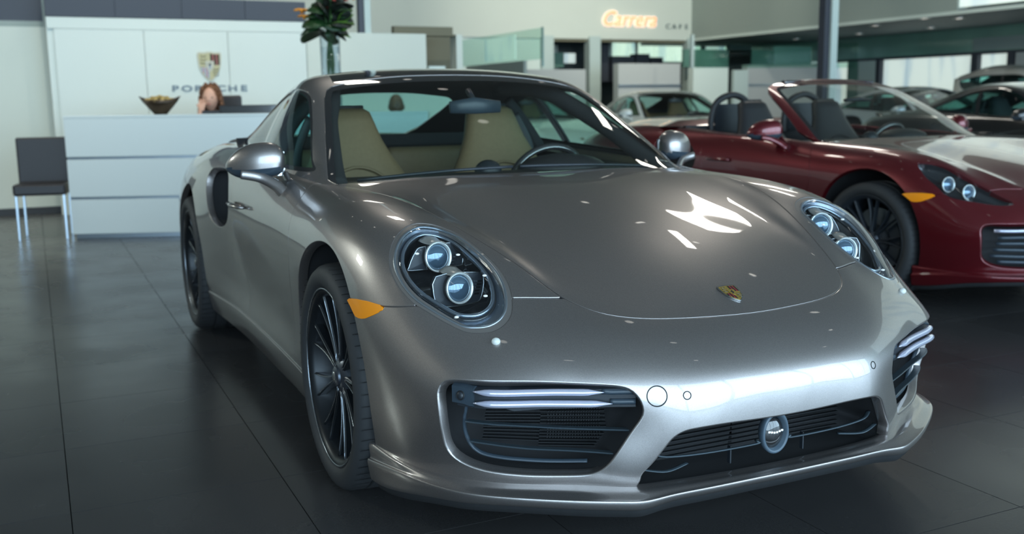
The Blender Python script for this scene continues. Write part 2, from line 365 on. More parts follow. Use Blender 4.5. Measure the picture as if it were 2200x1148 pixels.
# greenhouse: x, c, yK,zK, yB,zB
GH=[(-.43,.880,.672,.862,.690,.860),(-.56,.957,.700,.890,.735,.868),(-.70,1.042,.692,.965,.762,.876),(-.85,1.124,.673,1.044,.775,.885),(-1.0,1.194,.652,1.121,.780,.892),
 (-1.15,1.250,.629,1.188,.780,.897),(-1.30,1.279,.600,1.230,.775,.903),(-1.5,1.288,.560,1.240,.757,.912),(-1.75,1.276,.54,1.214,.742,.927),(-2.0,1.235,.527,1.152,.722,.945),
 (-2.25,1.165,.505,1.075,.69,.955),(-2.5,1.075,.48,1.00,.645,.952),(-2.75,.98,.43,.94,.575,.935),(-2.95,.90,.35,.89,.42,.90)]
GRS=[8,8,8,6,6,8,10,10]; GCS=[6,8,9,9,9,9,10,12,12,12,12,12,10]
def greenhouse():
    net=np.zeros((9,len(GH),3))
    for j,(x,c,yk,zk,yb,zb) in enumerate(GH):
        f=[0,.3,.58,.8,.93]
        for i,t in enumerate(f):
            net[i,j]=(x,yk*t,c-(c-zk)*t**2.6*.92)
        net[5,j]=(x,yk+.004,zk-.008)
        for i,t in ((6,.36),(7,.7),(8,1.)):
            net[i,j]=(x,yk+(yb-yk)*t+.02*4*t*(1-t)*min(1,(zk-zb)/.2),zk+(zb-zk)*t)
    rows=[dense_curve(r,GCS) for r in net]; A=np.array(rows)
    out=np.empty((sum(GRS)+1,A.shape[1],3))
    for j in range(A.shape[1]):
        col=np.concatenate([A[3:0:-1,j]*[1,-1,1],A[:,j]]); out[:,j]=dense_curve(col,[1]*3+GRS)[3:]
    # fair: transpose so that the symmetric seam (row 0) is at the column end
    T=out.transpose(1,0,2)
    P=np.concatenate([T],1)
    e=np.interp(np.arange(T.shape[1]),np.cumsum([0]+GRS),[.07,.07,.07,.05,.025,.02,.03,.05,.05])[None]*np.ones((T.shape[0],1))
    F=fair2(P,e)
    F=F.transpose(1,0,2); F[0,:,1]=0
    return F
def fair2(T,e):
    # mirror only at column 0
    P=np.concatenate([T[:,20:0:-1]*[1,-1,1],T],1); E=np.concatenate([e[:,20:0:-1],e],1)
    r,c=P.shape[:2]
    hc=np.maximum(np.linalg.norm(np.diff(P,axis=1),axis=2),2e-3); hr=np.maximum(np.linalg.norm(np.diff(P,axis=0),axis=2),2e-3)
    co=lambda a,b:(2/(a*(a+b)),2/(b*(a+b)))
    ca,cb=co(hc[:,:-1],hc[:,1:]); ra,rb=co(hr[:-1],hr[1:])
    ca,cb=ca*E[:,1:-1]**2,cb*E[:,1:-1]**2; ra,rb=ra*E[1:-1]**2,rb*E[1:-1]**2
    ca,cb,ra,rb=[q[...,None] for q in (ca,cb,ra,rb)]
    def Aop(x):
        y=x.copy(); d=ca*x[:,:-2]-(ca+cb)*x[:,1:-1]+cb*x[:,2:]
        y[:,:-2]+=ca*d; y[:,1:-1]-=(ca+cb)*d; y[:,2:]+=cb*d
        d=ra*x[:-2]-(ra+rb)*x[1:-1]+rb*x[2:]
        y[:-2]+=ra*d; y[1:-1]-=(ra+rb)*d; y[2:]+=rb*d
        return y
    diag=np.ones((r,c,1)); diag[:,:-2]+=ca**2; diag[:,1:-1]+=(ca+cb)**2; diag[:,2:]+=cb**2
    diag[:-2]+=ra**2; diag[1:-1]+=(ra+rb)**2; diag[2:]+=rb**2
    x=P.copy(); res=P-Aop(x); z=res/diag; p=z.copy(); rz=(res*z).sum()
    for k in range(400):
        Ap=Aop(p); al=rz/(p*Ap).sum(); x+=al*p; res-=al*Ap; z=res/diag; rn=(res*z).sum()
        if rn<1e-12: break
        p=z+rn/rz*p; rz=rn
    return x[:,20:]
# ------------------------------------------------------------------ mesh clipping: panels are cut out of the faired surface
def grid_attr(X):
    r,c=X.shape[:2]
    dr=np.gradient(X,axis=0); dc=np.gradient(X,axis=1)
    if abs(X[0,0,1])<1e-6 and abs(X[-1,0,1])<1e-6: dc[:,0]=(X[:,1]-X[:,0])*[0,1,0]; dr[:,0,1]=0
    N=np.cross(dc,dr); N/=np.maximum(np.linalg.norm(N,axis=2),1e-9)[...,None]
    rr,cc=np.meshgrid(np.arange(r),np.arange(c),indexing='ij')
    A=np.concatenate([X,N,rr[...,None],cc[...,None]],2).reshape(-1,8)
    i=(rr[:-1,:-1]*c+cc[:-1,:-1]).ravel()
    F=np.concatenate([np.stack([i,i+1,i+c+1],1),np.stack([i,i+c+1,i+c],1)])
    return A,F
def clip(A,F,f):
    f=np.where(np.abs(f)<1e-6,-1e-6,f); ins=f<0; k=ins[F].sum(1)
    def rot(T,cond):
        idx=cond[T].argmax(1); return T[np.arange(len(T))[:,None],(idx[:,None]+np.array([0,1,2]))%3]
    T1=rot(F[k==1],ins); T2=rot(F[k==2],~ins)
    E=np.concatenate([T1[:,[0,1]],T1[:,[0,2]],T2[:,[0,1]],T2[:,[0,2]]])
    if len(E)==0: G=F[k==3]; B=A
    else:
        Es=np.sort(E,1); u,inv=np.unique(Es,axis=0,return_inverse=True); inv=inv.ravel()
        t=f[u[:,0]]/(f[u[:,0]]-f[u[:,1]]); nv=A[u[:,0]]*(1-t)[:,None]+A[u[:,1]]*t[:,None]
        nv[:,3:6]/=np.maximum(np.linalg.norm(nv[:,3:6],axis=1),1e-9)[:,None]
        B=np.concatenate([A,nv]); e=inv+len(A); n1=len(T1);n2=len(T2)
        ab1=e[:n1];ac1=e[n1:2*n1];ab2=e[2*n1:2*n1+n2];ac2=e[2*n1+n2:]
        G=np.concatenate([F[k==3],np.stack([T1[:,0],ab1,ac1],1),np.stack([ab2,T2[:,1],T2[:,2]],1),np.stack([ab2,T2[:,2],ac2],1)])
    used=np.unique(G); mp=np.full(len(B),-1); mp[used]=np.arange(len(used))
    return B[used],mp[G]
def clipm(A,F,*fs):
    for fn in fs:
        if len(F)==0: break
        A,F=clip(A,F,fn(A))
    return A,F
def sdf(P,poly,cut=.15):
    poly=np.asarray(poly,float); n=len(P); out=np.full(n,1.0)
    lo=poly.min(0)-cut; hi=poly.max(0)+cut
    m=np.where(((P>lo)&(P<hi)).all(1))[0]
    if len(m)==0: return out
    a=poly; b=np.roll(poly,-1,0); e=b-a; L=(e**2).sum(1)
    for s in range(0,len(m),20000):
        q=P[m[s:s+20000]]
        w_=q[:,None]-a[None]; t=np.clip((w_*e).sum(2)/np.maximum(L,1e-12),0,1)
        d=np.sqrt(((w_-t[...,None]*e)**2).sum(2)).min(1)
        c1=(a[:,1][None]>q[:,1][:,None])!=(b[:,1][None]>q[:,1][:,None])
        with np.errstate(divide='ignore',invalid='ignore'):
            xi=(b[:,0]-a[:,0])*(q[:,1][:,None]-a[:,1])/(b[:,1]-a[:,1])+a[:,0]
        ins=((q[:,0][:,None]<xi)&c1).sum(1)%2==1
        out[m[s:s+20000]]=np.where(ins,-d,d)
    return out
def mirror_m(A,F):
    B=A.copy(); B[:,1]*=-1; B[:,4]*=-1; return B,F[:,::-1].copy()
def both(A,F):
    B,G=mirror_m(A,F); n=len(A); mp=np.arange(n)+n; z=np.where(np.abs(A[:,1])<1e-5)[0]; mp[z]=z
    A=A.copy(); A[z,1]=0; A[z,4]=0; A[z,3:6]/=np.linalg.norm(A[z,3:6],axis=1)[:,None]
    C=np.concatenate([A,B]); H=np.concatenate([F,mp[G]])
    used=np.unique(H); m2=np.full(len(C),-1); m2[used]=np.arange(len(used)); return C[used],m2[H]
def flange(A,F,depth,r=.0015,filt=None,inward=None):
    E=np.concatenate([F[:,[0,1]],F[:,[1,2]],F[:,[2,0]]]); key=np.sort(E,1)
    u,inv,cnt=np.unique(key,axis=0,return_inverse=True,return_counts=True); b=E[cnt[inv.ravel()]==1]
    if filt is not None:
        b=b[filt(A[b[:,0]])&filt(A[b[:,1]])]
    if len(b)==0: return A,F
    P=A[:,:3];N=A[:,3:6]; O=np.zeros((len(A),3)); d=P[b[:,1]]-P[b[:,0]]; ln=np.linalg.norm(d,axis=1)
    ok=ln>1e-7; o=np.zeros_like(d)
    o[ok]=np.cross(d[ok]/ln[ok][:,None],(N[b[ok,0]]+N[b[ok,1]])/2)
    np.add.at(O,b[:,0],o*ln[:,None]); np.add.at(O,b[:,1],o*ln[:,None])
    vs=np.unique(b); O=O[vs]; O/=np.maximum(np.linalg.norm(O,axis=1),1e-9)[:,None]; n=len(A); k=len(vs)
    mp=np.full(n,-1); mp[vs]=np.arange(k); Nv=N[vs]
    def ring(pos,nor): R_=A[vs].copy(); R_[:,:3]=pos; R_[:,3:6]=nor/np.linalg.norm(nor,axis=1)[:,None]; return R_
    D=-Nv if inward is None else np.broadcast_to(np.array(inward,float),Nv.shape)
    r1=ring(P[vs]+O*r*.7-Nv*r*.3,Nv+O); r2=ring(P[vs]+O*r-Nv*r,O*1.0+Nv*.15); r3=ring(P[vs]+O*r+D*depth,O)
    B=np.concatenate([A,r1,r2,r3]); a=mp[b[:,0]];c=mp[b[:,1]]; G=[F]
    def quad(p,q,s,t): G.append(np.stack([q,p,s],1)); G.append(np.stack([q,s,t],1))
    quad(b[:,0],b[:,1],n+a,n+c); quad(n+a,n+c,n+k+a,n+k+c); quad(n+k+a,n+k+c,n+2*k+a,n+2*k+c)
    return B,np.concatenate(G)
def panel(name,A,F,mt,parent,depth=.012,r=.0015,**k):
    if len(F)==0: return None
    if depth: A,F=flange(A,F,depth,r,**k)
    return mesh_np(name,A[:,:3],F,A[:,3:6],mt,parent=parent)
def renormal(A,F):
    P=A[:,:3]; fn=np.cross(P[F[:,1]]-P[F[:,0]],P[F[:,2]]-P[F[:,0]]); N=np.zeros((len(A),3))
    for k in range(3): np.add.at(N,F[:,k],fn)
    s=np.sign((N*A[:,3:6]).sum(1)); s[s==0]=1; N*=s[:,None]
    A=A.copy(); A[:,3:6]=N/np.maximum(np.linalg.norm(N,axis=1),1e-12)[:,None]; return A
def offset(A,d): B=A.copy(); B[:,:3]+=A[:,3:6]*np.asarray(d).reshape(-1,1) if np.ndim(d) else A[:,3:6]*d; return B
# ---- the two faired surfaces, y>=0 half
BX=body(); GX=greenhouse()
sk=GX[-1:].copy(); sk[...,2]-=.035; sk[...,1]-=.004; GX=np.concatenate([GX,sk])
BA,BF=grid_attr(BX); GA,GF=grid_attr(GX)
if BA[coli(10)+rowi(4)*BX.shape[1],4]<0: BA[:,3:6]*=-1; BF=BF[:,::-1].copy()
gi=60*GX.shape[1]//60
if GA[(GX.shape[0]//8)*GX.shape[1]+GX.shape[1]//2,5]<0: GA[:,3:6]*=-1; GF=GF[:,::-1].copy()
RA=rowi(8)
# curve of the hood shut line / belt (row A)
hcurve=BX[RA]
def dist_curve(P,C):
    out=np.full(len(P),9.)
    a=C[:-1];e=C[1:]-a;L=(e**2).sum(1)
    for s in range(0,len(P),8000):
        q=P[s:s+8000]; w_=q[:,None]-a[None]; t=np.clip((w_*e).sum(2)/np.maximum(L,1e-12),0,1)
        out[s:s+8000]=np.sqrt(((w_-t[...,None]*e)**2).sum(2)).min(1)
    return out
_fa=np.where(BA[:,6]>RA,-1.,1.)*dist_curve(BA[:,:3],hcurve[:coli(10)+4]); _fa[BA[:,6]==RA]=0
BA=np.concatenate([BA,_fa[:,None]],1)          # column 8: signed distance to hood line
# outlines (y>=0 half), measured on the car
HC=np.array([.462,.674,.701]); HU=np.array([.881,-.123,-.457]); HV=np.array([.015,.972,-.234]); HN=np.cross(HU,HV); HN*=np.sign(HN[0])
HU/=np.linalg.norm(HU); HV/=np.linalg.norm(HV); HN/=np.linalg.norm(HN)
_h=[(.261,.702,.813),(.258,.665,.813),(.271,.624,.803),(.319,.583,.781),(.399,.564,.753),(.486,.551,.718),(.555,.552,.685),(.609,.565,.654),(.655,.588,.625),(.676,.617,.604),(.678,.65,.59),(.663,.682,.586),(.64,.71,.587),(.599,.738,.602),(.552,.764,.62),(.495,.791,.643),(.435,.807,.676),(.38,.809,.715),(.341,.796,.75),(.311,.775,.777),(.284,.745,.799)]
HP=np.array([((np.array(p)-HC)@HU,(np.array(p)-HC)@HV) for p in _h]); HPOLY=catmull(HP,8)
INTAKE=catmull([(.738,.498),(.647,.498),(.553,.494),(.458,.489),(.416,.481),(.396,.461),(.386,.432),(.389,.408),(.413,.366),(.436,.325),(.456,.290),(.478,.268),(.51,.258),(.58,.255),(.65,.257),(.710,.264),(.753,.282),(.779,.315),(.794,.376),(.799,.436),(.795,.469),(.778,.491)],6)
_c=[(.0,.381),(.10,.382),(.203,.384),(.275,.381),(.306,.374),(.328,.359),(.346,.334),(.368,.301),(.390,.272),(.392,.258),(.385,.21),(.2,.19),(0,.19)]
CENT=catmull([(-a,b) for a,b in _c[::-1][:-1]]+_c,6)
DOORX=np.array([(.2,-.52),(.45,-.50),(.55,-.476),(.63,-.45),(.707,-.443),(.774,-.465),(.812,-.480),(.841,-.495),(.857,-.52),(.875,-.56)])
REARX=np.array([(.2,-1.32),(.35,-1.34),(.5,-1.40),(.65,-1.45),(.8,-1.48),(.95,-1.55)])
SINT=catmull([(-1.895,.862),(-1.96,.85),(-1.99,.808),(-1.968,.74),(-1.89,.642),(-1.80,.608),(-1.715,.604),(-1.60,.635),(-1.535,.69),(-1.53,.76),(-1.60,.825),(-1.70,.858),(-1.80,.866)],6)
MARK=np.array([(.247,.622),(.30,.629),(.36,.632),(.425,.629),(.431,.623),(.425,.614),(.40,.601),(.37,.588),(.355,.583),(.32,.580),(.305,.583),(.295,.590),(.27,.606),(.25,.616)])
ZS=np.array([(0,.655),(.443,.6505),(.565,.6535),(.70,.645),(.79,.637),(.845,.626),(.95,.622)])
def huv(A): d=A[:,:3]-HC; return np.stack([d@HU,d@HV],1),d@HN
def f_head(A):
    uv,h=huv(A); s=sdf(uv,HPOLY); s[(np.abs(h)>.13)|(A[:,1]<.4)]=1; return s
def f_arch(A,R_=.385): return np.where(A[:,1]>.45,R_-np.minimum(np.hypot(A[:,0]+.01,A[:,2]-.36),np.hypot(A[:,0]+2.45,A[:,2]-.36)-.008),-1.)
def bump_at(y,z,inset=0.):
    m=(BX[...,0]>.3)&(np.abs(BX[...,1]-abs(y))<.06)&(np.abs(BX[...,2]-z)<.06)
    idx=np.where(m.ravel())[0]; P=BA[idx]; j=idx[np.argmin((P[:,1]-abs(y))**2+(P[:,2]-z)**2)]
    p=BA[j,:3].copy(); n=BA[j,3:6]; x=p[0]-(n[1]*(abs(y)-p[1])+n[2]*(z-p[2]))/max(n[0],.2)
    n=n.copy(); q=np.array([x,abs(y),z])-n*inset
    if y<0: q[1]*=-1; n[1]*=-1
    return q,n
_hsel=np.where((BX[...,0].ravel()>.15)&(BX[...,1].ravel()>.45)&(BX[...,2].ravel()>.5))[0]
_huv,_hh=huv(BA[_hsel])
def head_at(u,v,dep=0.):
    """point on the body surface over headlight coordinates (u,v), sunk by dep along the lamp normal"""
    j=np.argmin((_huv[:,0]-u)**2+(_huv[:,1]-v)**2); p=BA[_hsel[j],:3]; n=BA[_hsel[j],3:6]
    base=HC+HU*u+HV*v; t=((p-base)@n)/(HN@n); return base+HN*(t-dep)
def outline_surf(poly,fn): return np.array([fn(*p) for p in poly])
# ------------------------------------------------------------------ body panels (shared by the coupes)
def gap(c,s): return c
def build_panels(root,paint,kind='coupe'):
    base=[lambda A:f_arch(A),lambda A:-f_head(A)-.0,lambda A:-np.where((A[:,0]>.4)&(A[:,2]<.55),sdf(A[:,1:3],INTAKE),1.),lambda A:-np.where((A[:,0]>.7)&(A[:,2]<.45),sdf(A[:,1:3],CENT),1.)]
    A,F=BA,BF
    A,F=clipm(A,F,*base)
    g=.0026
    zs=lambda A:np.interp(A[:,1],ZS[:,0],ZS[:,1]); xd=lambda A:np.interp(A[:,2],DOORX[:,0],DOORX[:,1]); xr=lambda A:np.interp(A[:,2],REARX[:,0],REARX[:,1])
    cutA=lambda A:np.where(A[:,0]>-.56,A[:,8],1.)
    hood=clipm(A,F,lambda A:cutA(A)+.0033,lambda A:-.495-A[:,0])
    rest=clipm(A,F,lambda A:-cutA(A)+g)
    bump=clipm(*rest,lambda A:A[:,2]-zs(A)+g,lambda A:.05-A[:,0],lambda A:.2335-A[:,2],lambda A:-np.where(A[:,0]>.15,sdf(A[:,[0,2]],MARK),1.))
    fend=clipm(*rest,lambda A:np.minimum(zs(A)-A[:,2],A[:,0]-.05)+np.where(A[:,0]>.05,g,0),lambda A:xd(A)-A[:,0]+g,lambda A:-np.where(A[:,0]>.15,sdf(A[:,[0,2]],MARK),1.),lambda A:.2-A[:,2])
    door=clipm(*rest,lambda A:A[:,0]-xd(A)+g,lambda A:xr(A)-A[:,0]+g,lambda A:.262-A[:,2])
    rear=clipm(*rest,lambda A:A[:,0]-xr(A)+g,lambda A:-np.where(A[:,1]>.5,sdf(A[:,[0,2]],SINT),1.),lambda A:np.where(A[:,0]>-2.1,.262-A[:,2],-1))
    skirt=clipm(*rest,lambda A:A[:,2]-.259,lambda A:A[:,0]+.30,lambda A:-2.12-A[:,0])
    P={}
    def seamf(A):
        d=np.abs(cutA(A)); d=np.where(A[:,0]>-.52,d,1.)
        d2=np.where((A[:,0]>.05)&(A[:,8]>0),np.abs(A[:,2]-zs(A)),1.); d3=np.where((A[:,0]<-.3)&(A[:,0]>-.7)&(A[:,1]>.5),np.abs(A[:,0]-xd(A)),1.); d4=np.where((A[:,0]<-1.2)&(A[:,0]>-1.8)&(A[:,1]>.5),np.abs(A[:,0]-xr(A)),1.)
        return np.minimum(np.minimum(d,d2),np.minimum(d3,d4))-.012
    sl=clipm(A,F,seamf); sl=(offset(sl[0],-.0045),sl[1]); panel('shut_line_seal',*both(*sl),M['darkgap'],root,0)  # dark sheet under the panel gaps, stands in for their shade
    P['hood']=panel('hood',*both(*hood),paint,root,.006,.0012,filt=lambda A:A[:,0]>-.6)
    P['bumper']=panel('front_bumper',*both(*bump),paint,root,.028,.005)
    for s in (0,1):
        fn=(lambda q:q) if s==0 else (lambda q:mirror_m(*q))
        panel('front_fender',*fn(fend),paint,root,.03,.003,filt=lambda A:A[:,2]>.0)
        panel('door',*fn(door),paint,root,.010,.0012)
        panel('rear_quarter',*fn(rear),paint,root,.03,.003,filt=lambda A:(np.abs(A[:,1])>.02))
        sk_=(offset(skirt[0],.006),skirt[1]); panel('side_skirt',*fn(sk_),paint,root,.02,.003)
    return P
def mesh_pair(name,V,F,mt,root,smooth=True,auto=None,both_=True):
    """one mesh for the car's left (y>0) and its mirror for the right"""
    V=np.array(V,float); r=[py_obj(name,V,F,mt,root,smooth,auto=auto)]
    if both_: r.append(py_obj(name,V*[1,-1,1],[tuple(f)[::-1] for f in F],mt,root,smooth,auto=auto))
    return r
_w=[(-.20,.95),(-.50,.95),(-.515,.722),(-.562,.712),(-.66,.688),(-.78,.657),(-.93,.615),(-1.04,.585),(-1.10,.560),(-1.128,.53),(-1.142,.48),(-1.155,.38),(-1.165,.2),(-1.168,0)]
WSP=np.array(_w+[(x,-y) for x,y in _w[-2::-1]])
RFP=[(-1.172,0),(-1.169,.2),(-1.159,.38),(-1.147,.475),(-1.155,.515),(-1.4,.475),(-1.7,.455),(-1.93,.43),(-1.99,.38),(-2.01,.2),(-2.015,0)]
RFP=np.array(RFP+[(x,-y) for x,y in RFP[-2:0:-1]])
RWP=[(-2.10,0),(-2.095,.25),(-2.08,.36),(-2.12,.405),(-2.3,.40),(-2.6,.37),(-2.74,.33),(-2.78,.25),(-2.79,0)]
RWP=np.array(RWP+[(x,-y) for x,y in RWP[-2:0:-1]])
DLO=np.array([(-.66,.905),(-.72,.945),(-.83,1.02),(-.96,1.10),(-1.09,1.168),(-1.20,1.196),(-1.35,1.203),(-1.5,1.198),(-1.66,1.178),(-1.85,1.130),(-2.02,1.075),(-2.16,1.020),(-2.235,.985),(-2.22,.972),(-2.1,.962),(-1.8,.944),(-1.5,.928),(-1.2,.912),(-.9,.902)])
DLO=catmull(DLO,4)
def build_greenhouse(root,paint,roofmat,glass):
    inPl=lambda A,poly:sdf(A[:,:2],poly)
    top=lambda A:A[:,6]<=sum(GRS[:5])+2
    fws=lambda A:np.where(A[:,6]<44,inPl(A,WSP),1.)
    frf=lambda A:np.where(A[:,6]<44,inPl(A,RFP),1.)
    frw=lambda A:np.where(A[:,6]<44,inPl(A,RWP),1.)
    fdl=lambda A:np.where(A[:,6]>sum(GRS[:4]),sdf(A[:,[0,2]],DLO),1.)
    A,F=GA,GF
    sh=clipm(A,F,lambda A:-fws(A),lambda A:-frf(A),lambda A:-frw(A),lambda A:-fdl(A))
    # split the shell into roof rails/pillars (left/right) and the rear deck between
    panel('roof_frame',*both(*sh),paint,root,.010,.002)
    rf=clipm(A,F,lambda A:frf(A)+.002); panel('roof_panel',*both(*rf),roofmat,root,.01,.0015)
    ws=both(*clipm(A,F,lambda A:fws(A)+.003)); ws=(offset(ws[0],-.002),ws[1])
    fr=clipm(*ws,lambda A:-np.maximum(inPl2(A,WSP)+.028,-1.085-A[:,0])); o=panel('windshield_border',*fr,M['frit'],root,0)
    cl=clipm(*ws,lambda A:np.maximum(inPl2(A,WSP)+.028,-1.085-A[:,0])); panel('windshield',*cl,M['wsglass'],root,0)
    rw=both(*clipm(A,F,lambda A:frw(A)+.003)); rw=(offset(rw[0],-.003),rw[1]); panel('rear_window',*rw,glass,root,0)
    for s in (0,1):
        fn=(lambda q:q) if s==0 else (lambda q:mirror_m(*q))
        d=clipm(A,F,lambda A:fdl(A)+.002); d=(offset(d[0],-.006),d[1])
        bord=clipm(*d,lambda A:-(np.where(A[:,6]>20,sdf(A[:,[0,2]],DLO),1.)+.014)); panel('window_seal',*fn(bord),M['gloss'],root,.006)
        inn=clipm(*d,lambda A:sdf(A[:,[0,2]],DLO)+.014)
        px=lambda A:A[:,0]-(-1.50-(A[:,2]-.93)*.35)
        panel('side_window',*fn(clipm(*inn,lambda A:-px(A)+.025)),glass,root,0)
        panel('window_pillar',*fn(clipm(*inn,lambda A:np.abs(px(A))-.025)),M['gloss'],root,.01)
        panel('quarter_window',*fn(clipm(*inn,lambda A:px(A)+.025)),glass,root,0)
    # dark inner lining behind the painted frame
    ln=both(*clipm(A,F,lambda A:-(fws(A)+.012),lambda A:-(frw(A)+.012),lambda A:-(fdl(A)+.012),lambda A:A[:,6]-(GX.shape[0]-3))); ln=(offset(ln[0],-.018),ln[1][:,::-1].copy())
    ln[0][:,3:6]*=-1
    panel('headliner',*ln,M['alcantara'],root,0)
def inPl2(A,poly): return sdf(A[:,:2],poly,.4)
# ------------------------------------------------------------------ car fittings
def headlight(root,side):
    """side=+1 car's left, -1 right"""
    S=np.array([1,side,1.]); fl=(lambda V:np.array(V,float)*S)
    n_=HN
    cen=HPOLY.mean(0); sc=lambda k:cen+(HPOLY-cen)*k
    # bucket
    rings=[]
    for k,dep in ((.90,.010),(.88,.03),(.86,.075),(.70,.105),(.3,.115)):
        rings.append(np.array([head_at(*p,dep) for p in sc(k)]))
    n=len(HPOLY); V=np.concatenate(rings+[head_at(*cen,.115)[None]]); F=[]
    for r_ in range(4):
        for i in range(n): j=(i+1)%n; F.append((r_*n+i,r_*n+j,(r_+1)*n+j,(r_+1)*n+i))
    for i in range(n): F.append((4*n+i,4*n+(i+1)%n,5*n,5*n))
    hl=py_obj('headlight',fl(V),F,M['gloss'],root)
    A,F2=clipm(BA[:,:8],BF,lambda A:f_head(A)+.0025,lambda A:-(f_head(A)+.0195)); A=offset(A,-.0018)
    f=(lambda q:q) if side>0 else (lambda q:mirror_m(*q))
    panel('bezel',*f((A,F2)),M['bez'],hl,.012,.001)
    A,F2=clipm(BA[:,:8],BF,lambda A:f_head(A)+.0235)
    s=f_head(A); t=np.clip((-s-.0235)/.085,0,1); A=renormal(offset(A,-.001+.013*np.sqrt(t*(2-t))),F2)
    panel('lens_cover',*f((A,F2)),M['clear'],hl,.006,.0015)
    # inner light ring
    pc=cen+np.array([-.022,-.004])
    ring=[head_at(*(pc+(p-cen)*.735),.022) for p in HPOLY[::2]]
    tube('light_ring',fl(ring),.0055,M['ringmat'],hl,8,closed=True)
    ring=[head_at(*(pc+(p-cen)*.76),.032) for p in HPOLY[::2]]
    tube('inner_rim',fl(ring),.008,M['gloss'],hl,6,closed=True)
    tube('lens_rim',fl([head_at(*(cen+(p-cen)*.893),.004) for p in HPOLY]),.0042,M['lensrim'],hl,8,closed=True)
    # outer trim band between ring and lens edge
    r1=np.array([head_at(*(cen+(p-cen)*.885),.010) for p in HPOLY]); r2=np.array([head_at(*(pc+(p-cen)*.76),.030) for p in HPOLY])
    V=np.concatenate([r1,r2]); F=[(i,(i+1)%n,n+(i+1)%n,n+i) for i in range(n)]
    py_obj('trim_band',fl(V),F,M['band'],hl)
    ax=np.array([.93,-.18,.10]); ax/=np.linalg.norm(ax)
    for k,(c,wd) in enumerate((((.350,.662,.730),1),((.472,.652,.664),1))):
        c=np.array(c)
        # housing shroud
        V,F=lathe_vf([(.030,-.05),(.038,-.03),(.041,-.004),(.0385,.003),(.036,.0),(.034,-.01)],c,ax,28); py_obj('projector_barrel',fl(V),F,M['gloss'],hl)
        V,F=lathe_vf([(.0350,-.001),(.0385,.0055),(.0415,.004),(.0405,-.003),(.0360,-.006)],c,ax,32,close=True); py_obj('projector_ring',fl(V),F,M['ringbright'],hl)
        # lens: shallow dome
        pr=[(.0001,.012),(.010,.0112),(.020,.0085),(.028,.0045),(.0345,-.002)]
        V,F=lathe_vf(pr,c,ax,32); py_obj('projector_lens',fl(V),F,M['lensface'],hl)
        V,F=lathe_vf([(.0001,-.030),(.012,-.028),(.024,-.020),(.031,-.008),(.034,-.002)],c,ax,24); py_obj('reflector',fl(V),F,M['reflect'],hl)
        # beige shroud plate above the ring, running back up the lamp
        x_,y_,z_=frame_from(ax); up=np.array([0,0,1.])
        lat=np.array([.12,1,0]); lat/=np.linalg.norm(lat)
        V=[];F=[];na=9; nl=5
        for i in range(nl+1):
            t=i/nl
            for q in range(na+1):
                an=math.radians(52+70*q/na+10*t); rr=.0425+.004*t
                V.append(c+(lat*-1*math.cos(an)+np.cross(ax,lat)*-1*math.sin(an))*0+lat*(-math.cos(an))*rr+up*math.sin(an)*rr-ax*(.052*t-.004)+up*.012*t*t)
        for i in range(nl):
            for q in range(na): F.append((i*(na+1)+q,i*(na+1)+q+1,(i+1)*(na+1)+q+1,(i+1)*(na+1)+q))
        o=py_obj('shroud',fl(V),F,M['hood_beige'],hl); md=o.modifiers.new('s','SOLIDIFY'); md.thickness=.002
        # chrome-edged frame plate around the projector
        u_=np.array([ax[2],0,-ax[0]]);  u_/=np.linalg.norm(u_)
        if k==0: pl=[(-.030,-.075),(.022,-.085),(.030,-.06),(.030,.07),(.02,.078),(-.02,.055),(-.03,.03)]
        else: pl=[(-.035,-.06),(-.02,-.085),(.03,-.075),(.045,-.05),(.045,.05),(.03,.062),(-.035,.056)]
        path=[c-ax*.018+u_*p[0]+lat*p[1] for p in catmull(pl,3)]
        tube('frame_edge',fl(path),.0018,M['satin'],hl,6,closed=True)
        nn=len(path); V=list(path)+[p-ax*.012 for p in path]+[c-ax*.014]
        F=[(i,(i+1)%nn,nn+(i+1)%nn,nn+i) for i in range(nn)]+[(i,(i+1)%nn,2*nn,2*nn) for i in range(nn)]
        py_obj('frame_plate',fl(V),F,M['plastic'],hl,False)
        for q in range(5):
            p=c-ax*.010+lat*(-.066+.003*q)+u_*(-.012+.008*q) if k else c-ax*.008+lat*(-.07+.006*q)+u_*(-.014+.009*q)
            bm=bmesh.new(); add_box(bm,tuple(p*S),(.008,.014,.0035)); bm_obj('reflector_louvre',bm,M['reflect'],hl)
    for (u,v) in ((-.115,.035),(-.075,-.065),(.03,-.088),(.105,-.05),(.13,.045),(.01,.10)):
        p=head_at(cen[0]+u,cen[1]+v,.018)*S; bm=bmesh.new(); add_sphere(bm,tuple(p),(.006,.006,.003),10,6); bm_obj('led_dot',bm,M['ledwhite'],hl,True)
    return hl
def sweep_y(name,ys,fn,prof,mt,parent):
    """prof: list of (dx forward, dz) around centre path fn(y)->(pos,normal)"""
    V=[];F=[];k=len(prof)
    for y in ys:
        p,n=fn(y); h=np.array([n[0],n[1],0]); h/=np.linalg.norm(h)
        for dx,dz in prof: V.append(p+h*dx+np.array([0,0,dz]))
    m=len(ys)
    for i in range(m-1):
        for q in range(k): r_=(q+1)%k; F.append((i*k+q,i*k+r_,(i+1)*k+r_,(i+1)*k+q))
    V=V+[V[0]*0+np.mean(V[:k],0),np.mean(V[-k:],0)]
    for q in range(k): r_=(q+1)%k; F.append((len(V)-2,r_,q,q)); F.append((len(V)-1,(m-1)*k+q,(m-1)*k+r_,(m-1)*k+r_))
    return py_obj(name,V,F,mt,parent,auto=40)
